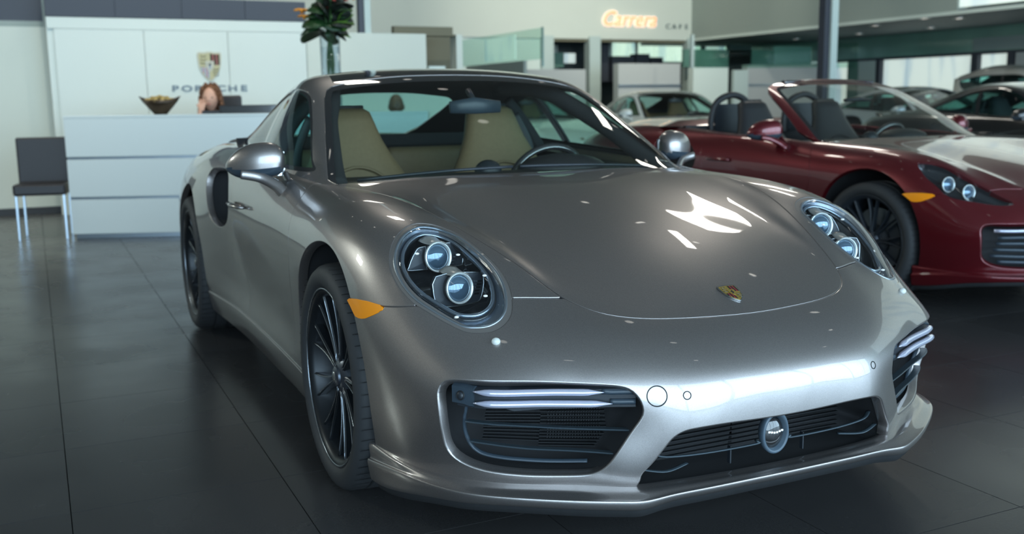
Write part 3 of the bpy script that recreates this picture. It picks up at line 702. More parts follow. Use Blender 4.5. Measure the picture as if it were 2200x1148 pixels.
def pocket(name,poly,depths,mt,parent,side=1,at=bump_at,closeback=True):
    S=np.array([1,side,1.]); c=poly.mean(0); rings=[]
    for k,dep,dx in depths:
        rings.append(np.array([ (lambda p:p)(at(*(c+(q-c)*k),0)[0])-np.array([dep,dep*dx,0]) for q in poly]))
    n=len(poly); V=np.concatenate(rings); F=[]
    for r_ in range(len(depths)-1):
        for i in range(n): j=(i+1)%n; F.append((r_*n+i,r_*n+j,(r_+1)*n+j,(r_+1)*n+i))
    if closeback:
        V=np.vstack([V,rings[-1].mean(0)[None]]); b=(len(depths)-1)*n
        for i in range(n): F.append((b+i,b+(i+1)%n,len(V)-1,len(V)-1))
    return py_obj(name,V*S,F,mt,parent)
def side_intake_front(root,side):
    S=np.array([1,side,1.]); pk=pocket('air_intake',INTAKE,((.985,.012,.25),(.965,.045,.3),(.93,.07,.3),(.90,.16,.3)),M['matte'],root,side)
    c=INTAKE.mean(0)
    # inner satin frame: a raised edge following the opening
    fr=[(.752,.462),(.768,.43),(.768,.37),(.756,.325),(.735,.295),(.70,.282),(.62,.278),(.55,.277),(.50,.28)]
    path=[bump_at(y,z,.040)[0]*S for y,z in catmull(fr,5,False)]
    tube('frame_edge',path,.0065,M['blueplastic'],pk,8,flat=(1,.6))
    at=lambda inset:(lambda y,z:bump_at(y,z,inset))
    def fnf(zf,inset): return lambda y:(bump_at(y,zf(y),inset)[0]*S,bump_at(y,zf(y),inset)[1]*S)
    ys=np.linspace(.770,.405,22)
    zb=lambda y:.4655
    sweep_y('light_housing',np.linspace(.776,.40,20),fnf(lambda y:.459,.052),[(0,.030),(.028,.022),(.028,-.022),(0,-.030),(-.03,-.03),(-.03,.03)],M['plastic'],pk)
    sweep_y('light_housing_end',np.linspace(.782,.745,5),fnf(lambda y:.461,.030),[(0,.026),(.012,.020),(.012,-.02),(0,-.026),(-.03,-.02),(-.03,.02)],M['blueplastic'],pk)
    for z0 in (.4735,.4445):
        a,b=(.742,.468) if z0>.46 else (.745,.452)
        yy=np.linspace(a,b,26); P=[]; R_=[]
        for i,y in enumerate(yy):
            t=i/(len(yy)-1); P.append(bump_at(y,z0-.010*(1-abs(0))*0-.004*t,.012)[0]*S); R_.append(.0085*min(1,t*9+.15,(1-t)*7+.08))
        V,F=tube_np(P,R_,10,False,(1.25,1.0)); py_obj('light_bar',V,F,M['drl'],pk)
        yy=np.linspace(b+.004,.402,8)
        tube('bar_extension',[bump_at(y,z0-.002,.024)[0]*S for y in yy],.0075,M['blueplastic'],pk,8)
    for z0,z1,a,b in ((.388,.372,.760,.405),(.330,.314,.745,.437)):
        sweep_y('slat',np.linspace(a,b,22),(lambda y,z0=z0,z1=z1,a=a,b=b:(bump_at(y,z0+(z1-z0)*(a-y)/(a-b)-.004*math.sin(PI*(a-y)/(a-b)),.030)[0]*S,bump_at(y,.38,.03)[1]*S)),[(.012,.0010),(.014,-.0008),(.012,-.0028),(-.006,-.0022),(-.006,.0006)],M['slat'],pk)
    # radiator fins behind the slats, and the perforated duct sheet
    bm=bmesh.new()
    for i in range(17):
        z=.285+i*.0095
        for y0,y1 in ((.745,.60),(.60,.46)):
            p0=bump_at(y0,z,.11)[0]; p1=bump_at(y1,z,.11)[0]; mid=(p0+p1)/2; L=np.linalg.norm(p1-p0); an=math.atan2(p1[1]-p0[1],p1[0]-p0[0])
            vs=add_box(bm,(0,0,0),(L,.01,.002),an); bmesh.ops.translate(bm,vec=tuple(mid),verts=vs)
    for v in bm.verts: v.co.y*=side
    o=bm_obj('radiator_fins',bm,M['fin'],pk); o['kind']='stuff'
    bm=bmesh.new()
    for i in range(14):
        for j in range(20):
            y=.475+j*.0058; z=.335+i*.0075; p=bump_at(y,z,.075)[0]
            vs=add_box(bm,(p[0],p[1],z),(.002,.0026,.0026))
    for v in bm.verts: v.co.y*=side
    o=bm_obj('perforated_sheet',bm,M['fin'],pk); o['kind']='stuff'
    V,F=lathe_vf([(.0001,.003),(.0085,.003),(.0095,.0)],bump_at(.768,.4585,.016)[0]*S,bump_at(.765,.459)[1]*S,20); py_obj('parking_sensor',V,F,M['plastic'],pk)
    V,F=lathe_vf([(.0092,.0008),(.0105,.0025),(.0118,.0)],bump_at(.768,.4585,.016)[0]*S,bump_at(.765,.459)[1]*S,20); py_obj('sensor_ring',V,F,M['darkgap'],pk)
    return pk
def central_intake(root):
    pk=pocket('lower_air_intake',CENT,((.99,.012,0),(.975,.03,0),(.96,.10,0),(.94,.20,0)),M['matte'],root)
    # camera/radar pod
    c=np.array([.935,.0,.309])
    pr=[(0.030,-.03),(.044,-.01),(.0455,.004),(.041,.009),(.036,.005),(.033,-.012)]
    x_,y_,z_=np.array([0,1.,0]),np.array([0,0,1.]),np.array([1.,0,0]); V=[];F=[];N=40
    for i in range(N):
        a=2*PI*i/N; d=x_*math.cos(a)*.92+y_*(math.sin(a)*(1.12 if math.sin(a)<0 else 1.35))
        for r_,h in pr: V.append(c+d*r_+z_*h)
    for i in range(N):
        j=(i+1)%N
        for q in range(len(pr)-1): F.append((i*6+q,i*6+q+1,j*6+q+1,j*6+q))
    pod=py_obj('sensor_pod',V,F,M['podblue'],pk)
    V=[];F=[]
    pr=[(.0001,.004),(.012,.0035),(.024,.001),(.034,-.006)]
    for i in range(N):
        a=2*PI*i/N; d=x_*math.cos(a)*.93+y_*(math.sin(a)*1.12)
        for r_,h in pr: V.append(c+d*r_+z_*h)
    for i in range(N):
        j=(i+1)%N
        for q in range(3): F.append((i*4+q,i*4+q+1,j*4+q+1,j*4+q))
    py_obj('sensor_lens',V,F,M['frit'],pod)
    for i in range(6):
        bm=bmesh.new(); add_box(bm,(c[0]+.004,-.020+i*.008,.313+.004*abs(i-2.5)/2.5),(.003,.0052,.0045)); bm_obj('led',bm,M['ledwhite'],pod)  # small glowing boxes stand in for highlights on the dark lens
    # slats and struts
    for s in (-1,1):
        pts=catmull([(.928,.052*s,.297),(.930,.055*s,.290),(.925,.20*s,.289),(.912,.31*s,.293),(.900,.345*s,.306)],6,False)
        tube('slat',pts,.0042,M['slat'],pk,8,flat=(2.0,.7))
        pts=catmull([(.90,.24*s,.262),(.915,.31*s,.258),(.90,.37*s,.268)],6,False); tube('slat',pts,.0035,M['slat'],pk,8,flat=(2.0,.7))
        pl=[(.905,.055*s,.30),(.905,.33*s,.31),(.86,.33*s,.36),(.86,.055*s,.355)]
        bm=bmesh.new(); add_box(bm,(.905,.115*s,.265),(.012,.004,.045)); bm_obj('strut',bm,M['plastic'],pk,bevel=.001)
    bm=bmesh.new()
    for i in range(10): add_box(bm,(.80,0,.245+i*.0125),(.01,.66,.0025))
    o=bm_obj('radiator_fins',bm,M['fin'],pk); o['kind']='stuff'
    return pk
def front_lip(root,paint):
    # stations: y, seam(x,y,z), crease(x,y,z), bottom(x,y,z)
    ST=[((.958,.0,.236),(.996,.0,.232),(.990,.0,.211)),((.955,.12,.236),(.993,.12,.231),(.987,.12,.210)),((.947,.25,.236),(.985,.252,.228),(.978,.252,.206)),((.935,.34,.236),(.978,.345,.225),(.971,.344,.202)),
        ((.925,.385,.236),(.974,.405,.222),(.968,.404,.196)),((.905,.425,.236),(.957,.452,.223),(.952,.450,.197)),((.878,.47,.236),(.925,.516,.224),(.920,.513,.198)),((.815,.565,.236),(.857,.622,.224),(.852,.618,.199)),((.745,.674,.236),(.789,.712,.224),(.783,.707,.197)),
        ((.690,.733,.236),(.735,.765,.224),(.728,.758,.192)),((.600,.790,.236),(.640,.815,.222),(.632,.806,.180)),((.503,.829,.236),(.535,.845,.217),(.530,.836,.160)),((.415,.846,.236),(.43,.860,.206),(.43,.852,.140)),((.355,.852,.236),(.360,.866,.196),(.36,.858,.130)),((.32,.857,.236),(.32,.868,.190),(.32,.86,.126))]
    cv=[np.array([s[i] for s in ST]) for i in range(3)]
    cv=[dense_curve(np.concatenate([q[1:4][::-1]*[1,-1,1],q]),[1]*3+[10]*(len(q)-1))[3:] for q in cv]
    S_,C_,B_=cv; T=np.gradient(C_,axis=0); O=np.cross(T,[0,0,1.]); O[:,2]=0; O/=np.linalg.norm(O,axis=1)[:,None]
    if O[0,0]<0: O=-O
    z=lambda a:np.array([0,0,a])
    m1=S_*.55+C_*.45+z(.0035)+O*.002; rows=[S_-O*.03-z(.004),S_-O*.012+z(.0015),S_+z(.0)+O*.004,m1,C_-O*.006+z(.0020),C_,C_*.5+B_*.5+O*.002,B_+O*.0005+z(.004),B_-O*.006,B_-O*.05+z(.004)]
    X=np.array(rows)
    X=dense_rows(X,[2,3,4,5,4,4,4,3,2])
    A,F=grid_attr(X)
    k=X.shape[1]*(X.shape[0]//2)
    if A[k,3]<0: A[:,3:6]*=-1; F=F[:,::-1].copy()
    a,f=both(A,F); lp=mesh_np('front_lip',a[:,:3],f,a[:,3:6],paint,parent=root)
    # black rubber strip below
    V=[];n=len(B_)
    for q in range(n): V+= [B_[q]-O[q]*.012+z(.01),B_[q]-O[q]*.02-z(.022),B_[q]-O[q]*.09-z(.018)]
    F=[]
    for i in range(n-1):
        for q in (0,1): F.append((i*3+q,i*3+q+1,i*3+q+4,i*3+q+3))
    V=np.array(V); Vv,Ff=join_vf([(V,F),(V*[1,-1,1],[t[::-1] for t in F])]); py_obj('rubber_strip',Vv,Ff,M['rubber'],lp)
    return lp
def dense_rows(X,sub):
    out=np.empty((sum(sub)+1,X.shape[1],3))
    for j in range(X.shape[1]): out[:,j]=dense_curve(X[:,j],sub,.5)
    return out
def mirror_part(root,side,paint):
    S=np.array([1,side,1.])
    # cap: lofted rounded shell, x = depth (forward +), y outwards, z up
    sec=[]; N=28; ys=np.linspace(0,1,15)
    for t in ys:
        y=.803+.195*t; e=max(.03,1-abs(2*t-.80)**3/1.75) if t>.4 else max(.03,(1-abs((.4-t)/.44)**2.4)**.6)
        e=max(.03,1-((t-.4)/.62)**2.6)**.75 if t>.4 else max(.03,1-((.4-t)/.415)**2.6)**.5
        h=.070*e+.002; d=.062*e+.002; zc_=.938-.020*t*t; xc=-.800-.070*t**1.6
        ring=[]
        for k in range(N):
            a=2*PI*k/N; ca,sa=math.cos(a),math.sin(a)
            ex=abs(ca)**.75*np.sign(ca); ez=abs(sa)**.8*np.sign(sa)
            z_=h*ez*(1.0 if sa>0 else .82); x_=d*ex*(1.15 if ca>0 else .62)
            ring.append((xc+x_-.10*max(0,0),y,zc_+z_))
        sec.append(ring)
    V=[p for r_ in sec for p in r_]; F=[]
    for i in range(len(sec)-1):
        for k in range(N): l=(k+1)%N; F.append((i*N+k,i*N+l,(i+1)*N+l,(i+1)*N+k))
    V+= [tuple(np.mean(sec[0],0)),tuple(np.mean(sec[-1],0))]
    for k in range(N): l=(k+1)%N; F.append((len(V)-2,l,k,k)); F.append((len(V)-1,(len(sec)-1)*N+k,(len(sec)-1)*N+l,(len(sec)-1)*N+l))
    V=np.array(V)
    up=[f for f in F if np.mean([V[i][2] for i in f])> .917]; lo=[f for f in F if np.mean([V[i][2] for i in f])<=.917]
    mr=py_obj('door_mirror',V*S,up,paint,root)
    py_obj('mirror_base',V*S,lo,M['blueplastic'],mr)  # lower half of the cap: floor reflection put into a darker blue colour
    mv=[(-.815-.03*((y-.80)/.2),y,z) for y,z in ((.80,.885),(.80,.97),(.86,.985),(.95,.975),(.985,.94),(.985,.90),(.94,.882))]
    py_obj('mirror_glass',np.array(mv)*S,[tuple(range(7))],M['chrome'],mr,False)
    # two-legged stalk with an opening between the legs
    p1=catmull([(-.775,.965,.897),(-.760,.90,.884),(-.725,.855,.858),(-.700,.832,.832),(-.690,.815,.826)],6,False)
    tube('stalk',p1*S,np.interp(np.arange(len(p1)),[0,len(p1)-1],[.011,.017]),paint,mr,10,flat=(.8,1.5))
    p2=catmull([(-.785,.805,.890),(-.755,.80,.862),(-.715,.800,.838),(-.69,.812,.826),(-.66,.815,.828)],6,False)
    tube('stalk',p2*S,.012,paint,mr,10,flat=(.8,1.6))
    return mr
def crest(parent,pos,nrm,up,size,depth=.003,simple=False):
    """shield badge built from flat pieces: rim, gold field, dark/red striped quarters, gold quarters with antler strokes, small centre shield with a rearing animal shape"""
    x_,y_,z_=frame_from(nrm,up); pos=np.array(pos,float)
    sh=catmull([(-.5,.58),(-.25,.60),(0,.64),(.25,.60),(.5,.58),(.50,.2),(.44,-.15),(.28,-.44),(0,-.68),(-.28,-.44),(-.44,-.15),(-.50,.2)],4)*size
    def plate(name,poly,h0,h1,mt,par):
        n=len(poly); V=[pos+x_*a+y_*b+z_*h0 for a,b in poly]+[pos+x_*a+y_*b+z_*h1 for a,b in poly]
        F=[tuple(range(n,2*n))]+[(i,(i+1)%n,n+(i+1)%n,n+i) for i in range(n)]
        return py_obj(name,V,F,mt,par,False)
    d=depth; b=plate('crest',sh,0,d,M['satin'] if not simple else M['goldsign'],parent)
    plate('crest_field',sh*.90,d,d*1.15,M['gold'] if not simple else M['goldfield'],b)
    def clipq(sx,sy):
        out=[]
        for a,bb in sh*.84:
            if a*sx>=.03*size and (bb-.02*size)*sy>=.02*size: out.append((a,bb))
        out=sorted(out,key=lambda q:math.atan2(q[1]-.02*size,q[0])) ; c=(.03*size*sx,.02*size+.02*size*sy)
        return out+[c]
    for sx,sy in ((1,1),(-1,-1)):
        q=np.array(clipq(sx,sy)); lo,hi=q.min(0),q.max(0)
        for k in range(5):
            a0=lo[0]+(hi[0]-lo[0])*(k+.08)/5; a1=lo[0]+(hi[0]-lo[0])*(k+.92)/5
            def top(a): 
                v=[b_ for a_,b_ in sh*.84 if abs(a_-a)<.07*size and b_*sy>0]; return (max(v) if sy>0 else min(v)) if v else .4*size*sy
            t=min(abs(top(a0)),abs(top(a1)))*sy
            pl=[(a0,.05*size*sy+.0*size),(a1,.05*size*sy),(a1,t),(a0,t)]
            plate('crest_stripe',np.array(pl),d*1.15,d*1.35,M['redenamel'] if k%2 else M['frit'],b)
    for sx,sy in ((-1,1),(1,-1)):
        for k in range(3):
            cx=.26*size*sx; cy=(.16+.15*k)*size if sy>0 else (-.10-.13*k)*size
            P=[pos+x_*(cx+.13*size*math.cos(t)*(1-.12*k))+y_*(cy+.07*size*math.sin(t))+z_*d*1.3 for t in np.linspace(PI,2*PI,7)]
            tube('crest_antler',P,.016*size,M['frit'],b,5)
    s2=sh*.36; plate('crest_centre',s2,d*1.35,d*1.6,M['gold'] if not simple else M['goldsign'],b)
    hs=np.array([(-.10,-.16),(-.03,-.06),(-.06,.02),(-.10,.10),(-.03,.08),(.0,.15),(.05,.18),(.06,.12),(.04,.05),(.09,.0),(.05,-.04),(.02,-.10),(.05,-.17),(.0,-.12),(-.05,-.17)])*size
    plate('crest_animal',hs*.85,d*1.6,d*1.75,M['frit'],b)
    return b
def wheel_mesh_parts():
    """wheel with its outer face towards -y, centre at origin; returns spec list"""
    S=[]
    R_=.338; W=.1225
    prof=[(.262,-W+.022),(.270,-W+.006),(.285,-W-.002),(.305,-W-.002),(.322,-W+.006),(.332,-W+.018),(.336,-W+.032),(.337,-.062),(.330,-.060),(.330,-.054),(.338,-.052),(.339,-.012),(.331,-.010),(.331,-.002),(.339,0)]
    prof=prof+[(r,-h) for r,h in prof[-2::-1]]+[(.25,W-.02),(.25,-W+.02)]
    S.append(('tyre',*lathe_vf(prof,(0,0,0),(0,1,0),96,True),M['rubber'],50))
    # sipes on the shoulder
    parts=[]
    for i in range(64):
        a=2*PI*i/64; c=np.array([math.cos(a),0,math.sin(a)]); t=np.array([-math.sin(a),0,math.cos(a)])
        for y0,y1 in ((-.118,-.064),(.064,.118)):
            v=[c*.3375+np.array([0,y0,0])-t*.0012,c*.3375+np.array([0,y0,0])+t*.0012,c*.3385+np.array([0,y1,0])+t*.0026,c*.3385+np.array([0,y1,0])+t*.0004]
            parts.append((v,[(0,1,2,3)]))
    S.append(('tread_sipes',*join_vf(parts),M['darkgap'],None))
    prof=[(.235,.06),(.240,-.09),(.248,-.105),(.257,-.112),(.2665,-.113),(.2665,-.107),(.258,-.100),(.250,-.06),(.250,.11),(.262,.115)]
    S.append(('wheel',*lathe_vf(prof,(0,0,0),(0,1,0),72),M['rimbarrel'],40))
    S.append(('rim_edge',*lathe_vf([(.2585,-.1125),(.2625,-.1155),(.2675,-.1145),(.2665,-.1115)],(0,0,0),(0,1,0),72,True),M['rimedge'],None))
    return S
def spoke_vf():
    parts=[];edge=[]
    def arm(P,w,d):
        P=np.array(P); V=[];n=len(P); T=np.gradient(P,axis=0)
        for i in range(n):
            t=T[i]/np.linalg.norm(T[i]); s=np.cross(t,[0,1,0]); s/=np.linalg.norm(s); ww=w[i]/2; dd=d[i]
            V+=[P[i]-s*ww,P[i]-s*ww*.55-np.array([0,.0035,0]),P[i]+s*ww*.55-np.array([0,.0035,0]),P[i]+s*ww,P[i]+s*ww*.6+np.array([0,dd,0]),P[i]-s*ww*.6+np.array([0,dd,0])]
        F=[]
        for i in range(n-1):
            for k in range(6): l=(k+1)%6; F.append((i*6+k,i*6+l,(i+1)*6+l,(i+1)*6+k))
        parts.append((V,F))
        E=[P[i]-np.array([0,.0042,0]) for i in range(n)]; edge.append(tube_np(E,.0019,5))
    for s in (-1,1):
        rr=np.linspace(.045,.248,9); P=[];w=[];d=[]
        for r_ in rr:
            t=(r_-.045)/.203; off=(.0045+.006*t+.026*t**2.4)*s; y=-.066-.020*math.sin(t*PI)*0-.028*t**1.6-.012*(1-t)
            P.append((off,y,r_)); w.append(.012-.003*t); d.append(.032-.012*t)
        arm(P,w,d)
    return join_vf(parts),join_vf(edge)
_wm={}
def add_wheel(root,x,y,z,k=1.0,wid=1.0,front=True,rot=.1,dark=False):
    side=-1 if y<0 else 1
    if not _wm:
        for nm,V,F,mt,au in wheel_mesh_parts():
            o=py_obj(nm,V,F,mt,None,True,auto=au); _wm[nm]=o.data; bpy.data.objects.remove(o)
        (V,F),(V2,F2)=spoke_vf(); o=py_obj('spoke',V,F,M['rim'],None,True,auto=35); _wm['spoke']=o.data; bpy.data.objects.remove(o)
        o=py_obj('spoke_edge',V2,F2,M['rimedge'],None); _wm['spoke_edge']=o.data; bpy.data.objects.remove(o)
    def inst(nm,par,label=None):
        dm=_wm[nm]
        if dark and nm in ('wheel','spoke','spoke_edge','rim_edge'):
            if nm+'d' not in _wm: _wm[nm+'d']=dm.copy(); _wm[nm+'d'].materials[0]=M['plastic']
            dm=_wm[nm+'d']
        o=bpy.data.objects.new(nm,dm); link(o,par); return o
    W=inst('wheel',root); W.location=(x,y,z); W.scale=(k,wid,k)
    if side>0: W.rotation_euler=(0,0,PI)
    for nm in ('tyre','tread_sipes','rim_edge'):
        o=inst(nm,W)
        if nm=='tread_sipes': o['kind']='stuff'
    for i in range(9):
        o=inst('spoke',W); o.rotation_euler=(0,2*PI*i/9+rot,0)
        o=inst('spoke_edge',W); o.rotation_euler=(0,2*PI*i/9+rot,0)
    V,F=lathe_vf([(.0001,-.100),(.016,-.100),(.022,-.0985),(.030,-.094),(.033,-.088),(.050,-.082),(.058,-.074),(.060,-.05)],(0,0,0),(0,1,0),40); py_obj('hub_cap',V,F,M['hub'],W,auto=30)
    V,F=lathe_vf([(.0001,-.1015),(.014,-.1015),(.0155,-.100)],(0,0,0),(0,1,0),24); py_obj('hub_badge',V,F,M['satin'],W)
    V,F=lathe_vf([(.07,-.018),(.185,-.018),(.187,-.012),(.187,.012),(.07,.012)],(0,0,0),(0,1,0),48); py_obj('brake_disc',V,F,M['disc'],W,auto=30)
    V,F=lathe_vf([(.05,-.055),(.085,-.045),(.088,-.015)],(0,0,0),(0,1,0),32); py_obj('disc_bell',V,F,M['matte'],W)
    # caliper: arc block
    V=[];F=[]; N=10; a0,a1=(-.55,.62)
    for i in range(N+1):
        a=a0+(a1-a0)*i/N; c=np.array([math.cos(a)*(1 if front else 1),0,math.sin(a)])
        for r_,h in ((.120,-.045),(.195,-.052),(.212,-.03),(.212,.04),(.12,.04)): V.append(c*r_+np.array([0,h,0]))
    for i in range(N):
        for q in range(5): F.append((i*5+q,i*5+(q+1)%5,(i+1)*5+(q+1)%5,(i+1)*5+q))
    F+= [(0,1,2,3,4),tuple(N*5+q for q in (4,3,2,1,0))]
    py_obj('brake_caliper',V,F,M['plastic'] if dark else M['yellow'],W,auto=35)
    return W
def arch_liner(root,x,side,R_=.398):
    V=[];F=[];N=30
    for i in range(N+1):
        a=-.62+(PI+1.24)*i/N; c=np.array([math.cos(a),0,math.sin(a)])
        for r_,y in ((R_-.006,.855),(R_+.0,.80),(R_+.01,.50),(R_-.1,.46),(.05,.46)): V.append(np.array([x,0,.36])+c*r_+np.array([0,y,0]))
    for i in range(N):
        for q in range(4): F.append((i*5+q,i*5+q+1,(i+1)*5+q+1,(i+1)*5+q))
    py_obj('wheel_arch_liner',np.array(V)*[1,side,1],F,M['matte'],root)
def seat(root,y,x0=-1.50,beige=True,mt=None,crestmark=True):
    mt=mt or M['leather']
    # backrest with integral head section: profile half widths by height, reclined
    prof=[(.42,.235),(.52,.25),(.64,.262),(.74,.262),(.82,.238),(.90,.190),(.98,.150),(1.06,.125),(1.10,.112),(1.118,.085)]
    V=[];F=[];N=16
    for i,(z,hw) in enumerate(prof):
        xc=x0+.22-.30*(z-.42)/.7; th=.07 if z<.85 else .055
        if i==len(prof)-1: th=.03
        for k in range(N):
            a=2*PI*k/N; ca,sa=math.cos(a),math.sin(a)
            V.append((xc+th*abs(ca)**.6*np.sign(ca)-(.02*(1-abs(sa)) if ca>0 and z<.85 else 0),y+hw*abs(sa)**.7*np.sign(sa),z))
    for i in range(len(prof)-1):
        for k in range(N): l=(k+1)%N; F.append((i*N+k,i*N+l,(i+1)*N+l,(i+1)*N+k))
    V.append(tuple(np.mean(V[-N:],0))); b=(len(prof)-1)*N
    for k in range(N): F.append((b+k,b+(k+1)%N,len(V)-1,len(V)-1))
    st=py_obj('seat_backrest',V,F,mt,root)
    # centre panel of the back, a shade recessed
    pn=catmull([(-.12,.50),(-.155,.62),(-.15,.74),(-.10,.83),(0,.865),(.10,.83),(.15,.74),(.155,.62),(.12,.50)],4)
    V=[(x0+.22-.30*(z-.42)/.7+.066,y+a,z) for a,z in pn]; tube('seam',V,.006,mt,st,6,closed=True)
    bm=bmesh.new(); add_box(bm,(x0+.42,y,.36),(.50,.50,.14)); o=bm_obj('seat_cushion',bm,mt,st,bevel=.05,seg=3)
    tube('top_bolster',[(x0-.075,y-.085,1.121),(x0-.075,y+.085,1.121)],.010,M['darkleather'],st)
    return st
def steering_wheel(root,y=.352,mt=None):
    c=np.array([-.985,y,.785]); ax=np.array([-.93,0,.36]); ax/=np.linalg.norm(ax); x_,y_,z_=frame_from(ax)
    ring=[c+(x_*math.cos(t)+y_*math.sin(t))*.178 for t in np.linspace(0,2*PI,48,endpoint=False)]
    sw=tube('steering_wheel',ring,.0145,M['darkleather'],root,10,closed=True)
    arc=[c+(x_*math.cos(t)+y_*math.sin(t))*.181-z_*.013 for t in np.linspace(0,2*PI,48,endpoint=False)]
    tube('wheel_trim',arc,.004,M['satin'],sw,6,closed=True)
    for a in (0,PI,-PI/2): 
        tube('wheel_spoke',[c,c+(x_*math.cos(a)+y_*math.sin(a))*.17],.014,M['darkleather'],sw,8,flat=(1.6,.6))
    bm=bmesh.new(); add_sphere(bm,tuple(c),(.05,.06,.06)); bm_obj('airbag_pad',bm,M['darkleather'],sw,True)
def interior(root,leather,open_top=False):
    fl=slab('cabin_floor',-2.9,-.35,-.74,.74,.20,.24,M['matte'],root)
    for s in (-1,1): slab('door_panel',-1.75,-.55,s*.745,s*.715,.24,.865 if not open_top else .85,M['darkleather'],root,bevel=.01)
    # dashboard: long rounded bolster with instrument hood
    prof=[(-.50,.80),(-.50,.845),(-.62,.866),(-.80,.868),(-.88,.855),(-.91,.80),(-.90,.60),(-.88,.45),(-.50,.45)]
    V=[(x,y,z) for y in (-.72,.72) for x,z in prof]; n=len(prof); F=[tuple(range(n)),tuple(range(2*n-1,n-1,-1))]+[(i,(i+1)%n,n+(i+1)%n,n+i) for i in range(n)]
    ds=py_obj('dashboard',V,F,M['darkleather'],root,False); md=ds.modifiers.new('b','BEVEL'); md.width=.02; md.segments=3
    bm=bmesh.new(); add_sphere(bm,(-.84,.352,.862),(.13,.20,.062),24,12); bm_obj('instrument_hood',bm,M['darkleather'],ds,True)
    bm=bmesh.new(); add_sphere(bm,(-.80,0,.868),(.05,.055,.045),20,12); bm_obj('dashboard_clock',bm,M['plastic'],ds,True)
    steering_wheel(root)
    mt=leather
    seat(root,.352,mt=mt); seat(root,-.352,mt=mt)
    if not open_top:
        # rear seats, parcel shelf
        prof=[(-1.98,.45),(-2.03,.70),(-2.08,.905),(-2.12,.92),(-2.16,.905),(-2.16,.45)]
        for s in (-1,1):
            V=[(x,y,z) for y in (.02*s,.60*s) for x,z in prof]; n=len(prof); F=[tuple(range(n)),tuple(range(2*n-1,n-1,-1))]+[(i,(i+1)%n,n+(i+1)%n,n+i) for i in range(n)]
            o=py_obj('rear_seat',V,F,mt,root,False); md=o.modifiers.new('b','BEVEL'); md.width=.025; md.segments=3
        slab('parcel_shelf',-2.78,-2.16,-.62,.62,.905,.925,M['matte'],root)
        slab('rear_bulkhead',-2.20,-2.16,-.72,.72,.24,.98,M['matte'],root)
        # interior rear-view mirror
        V,F=tube_np([(-.93,-.105,1.118),(-.925,0,1.124),(-.93,.115,1.118)],[.024,.034,.024],14,False,(.4,1.0)); rv=py_obj('rear_view_mirror',V,F,M['blueplastic'],root)
        tube('mirror_stem',[(-.925,0,1.14),(-.99,0,1.185)],.012,M['plastic'],rv)
        for s in (-1,1):
            tube('pillar_trim',catmull([(-.55,.675*s,.850),(-.68,.655*s,.905),(-.86,.615*s,1.000),(-1.02,.575*s,1.075),(-1.14,.53*s,1.135),(-1.24,.50*s,1.172),(-1.38,.46*s,1.195),(-1.6,.42*s,1.20)],4,False),.036,M['alcantara'],root,10)
            tube('inner_pillar',catmull([(-1.62,.655*s,.90),(-1.66,.575*s,1.04),(-1.66,.49*s,1.14)],5,False),.030,M['alcantara'],root,10)
            P=catmull([(-1.60,.62*s,.93),(-1.58,.60*s,1.05),(-1.60,.55*s,1.14)],5,False)
            tube('seat_belt',catmull([(-1.60,.50*s,1.08),(-1.58,.57*s,.92),(-1.55,.57*s,.70)],5,False),.022,M['darkleather'],root,8,flat=(.12,1))
def car_floor(root):
    pl=[(.90,.0),(.88,.36),(.60,.70),(.40,.46),(-.42,.46),(-.45,.80),(-2.0,.82),(-2.02,.46),(-2.9,.46),(-2.95,.84),(-3.3,.7),(-3.45,0)]
    pts=[(x,y) for x,y in pl]+[(x,-y) for x,y in pl[-2:0:-1]]; n=len(pts)
    V=[(x,y,.19) for x,y in pts]+[(x,y,.215) for x,y in pts]; py_obj('underbody',V,[tuple(range(n)),tuple(range(2*n-1,n-1,-1))]+[(i,(i+1)%n,n+(i+1)%n,n+i) for i in range(n)],M['matte'],root,False)
M['bez']=mat('headlight_bezel',(.31,.285,.27),.36,.75,1,.03)
M['ringmat']=mat('headlight_ring',(.34,.39,.45),.22,.9)
M['ringbright']=mat('projector_ring',(.62,.66,.64),.25,.6,emit=(.8,.9,.9),es=.08)
M['band']=mat('headlight_band',(.20,.23,.27),.25,.8,.5)
M['lensface']=mat('projector_lens_face',(.10,.16,.22),.03,.55,1,.0)
M['ledwhite']=mat('led_white',(.8,.82,.8),.2,emit=(.9,.95,.95),es=.35)
M['slat']=mat('intake_slat',(.045,.062,.075),.35,.2)
M['fin']=mat('radiator_fin',(.008,.009,.011),.6,.0)
M['podblue']=mat('sensor_pod_plastic',(.075,.105,.135),.35)
M['rimbarrel']=mat('rim_barrel',(.02,.022,.025),.35,.5)
M['lensrim']=mat('headlight_lens_rim',(.34,.38,.42),.3,.85)
M['hub']=mat('hub_cap_metal',(.10,.11,.13),.3,.8)
M['goldsign']=mat('sign_pale_gold',(.50,.49,.40),.5,0); M['goldfield']=mat('sign_gold',(.46,.42,.24),.5,0)
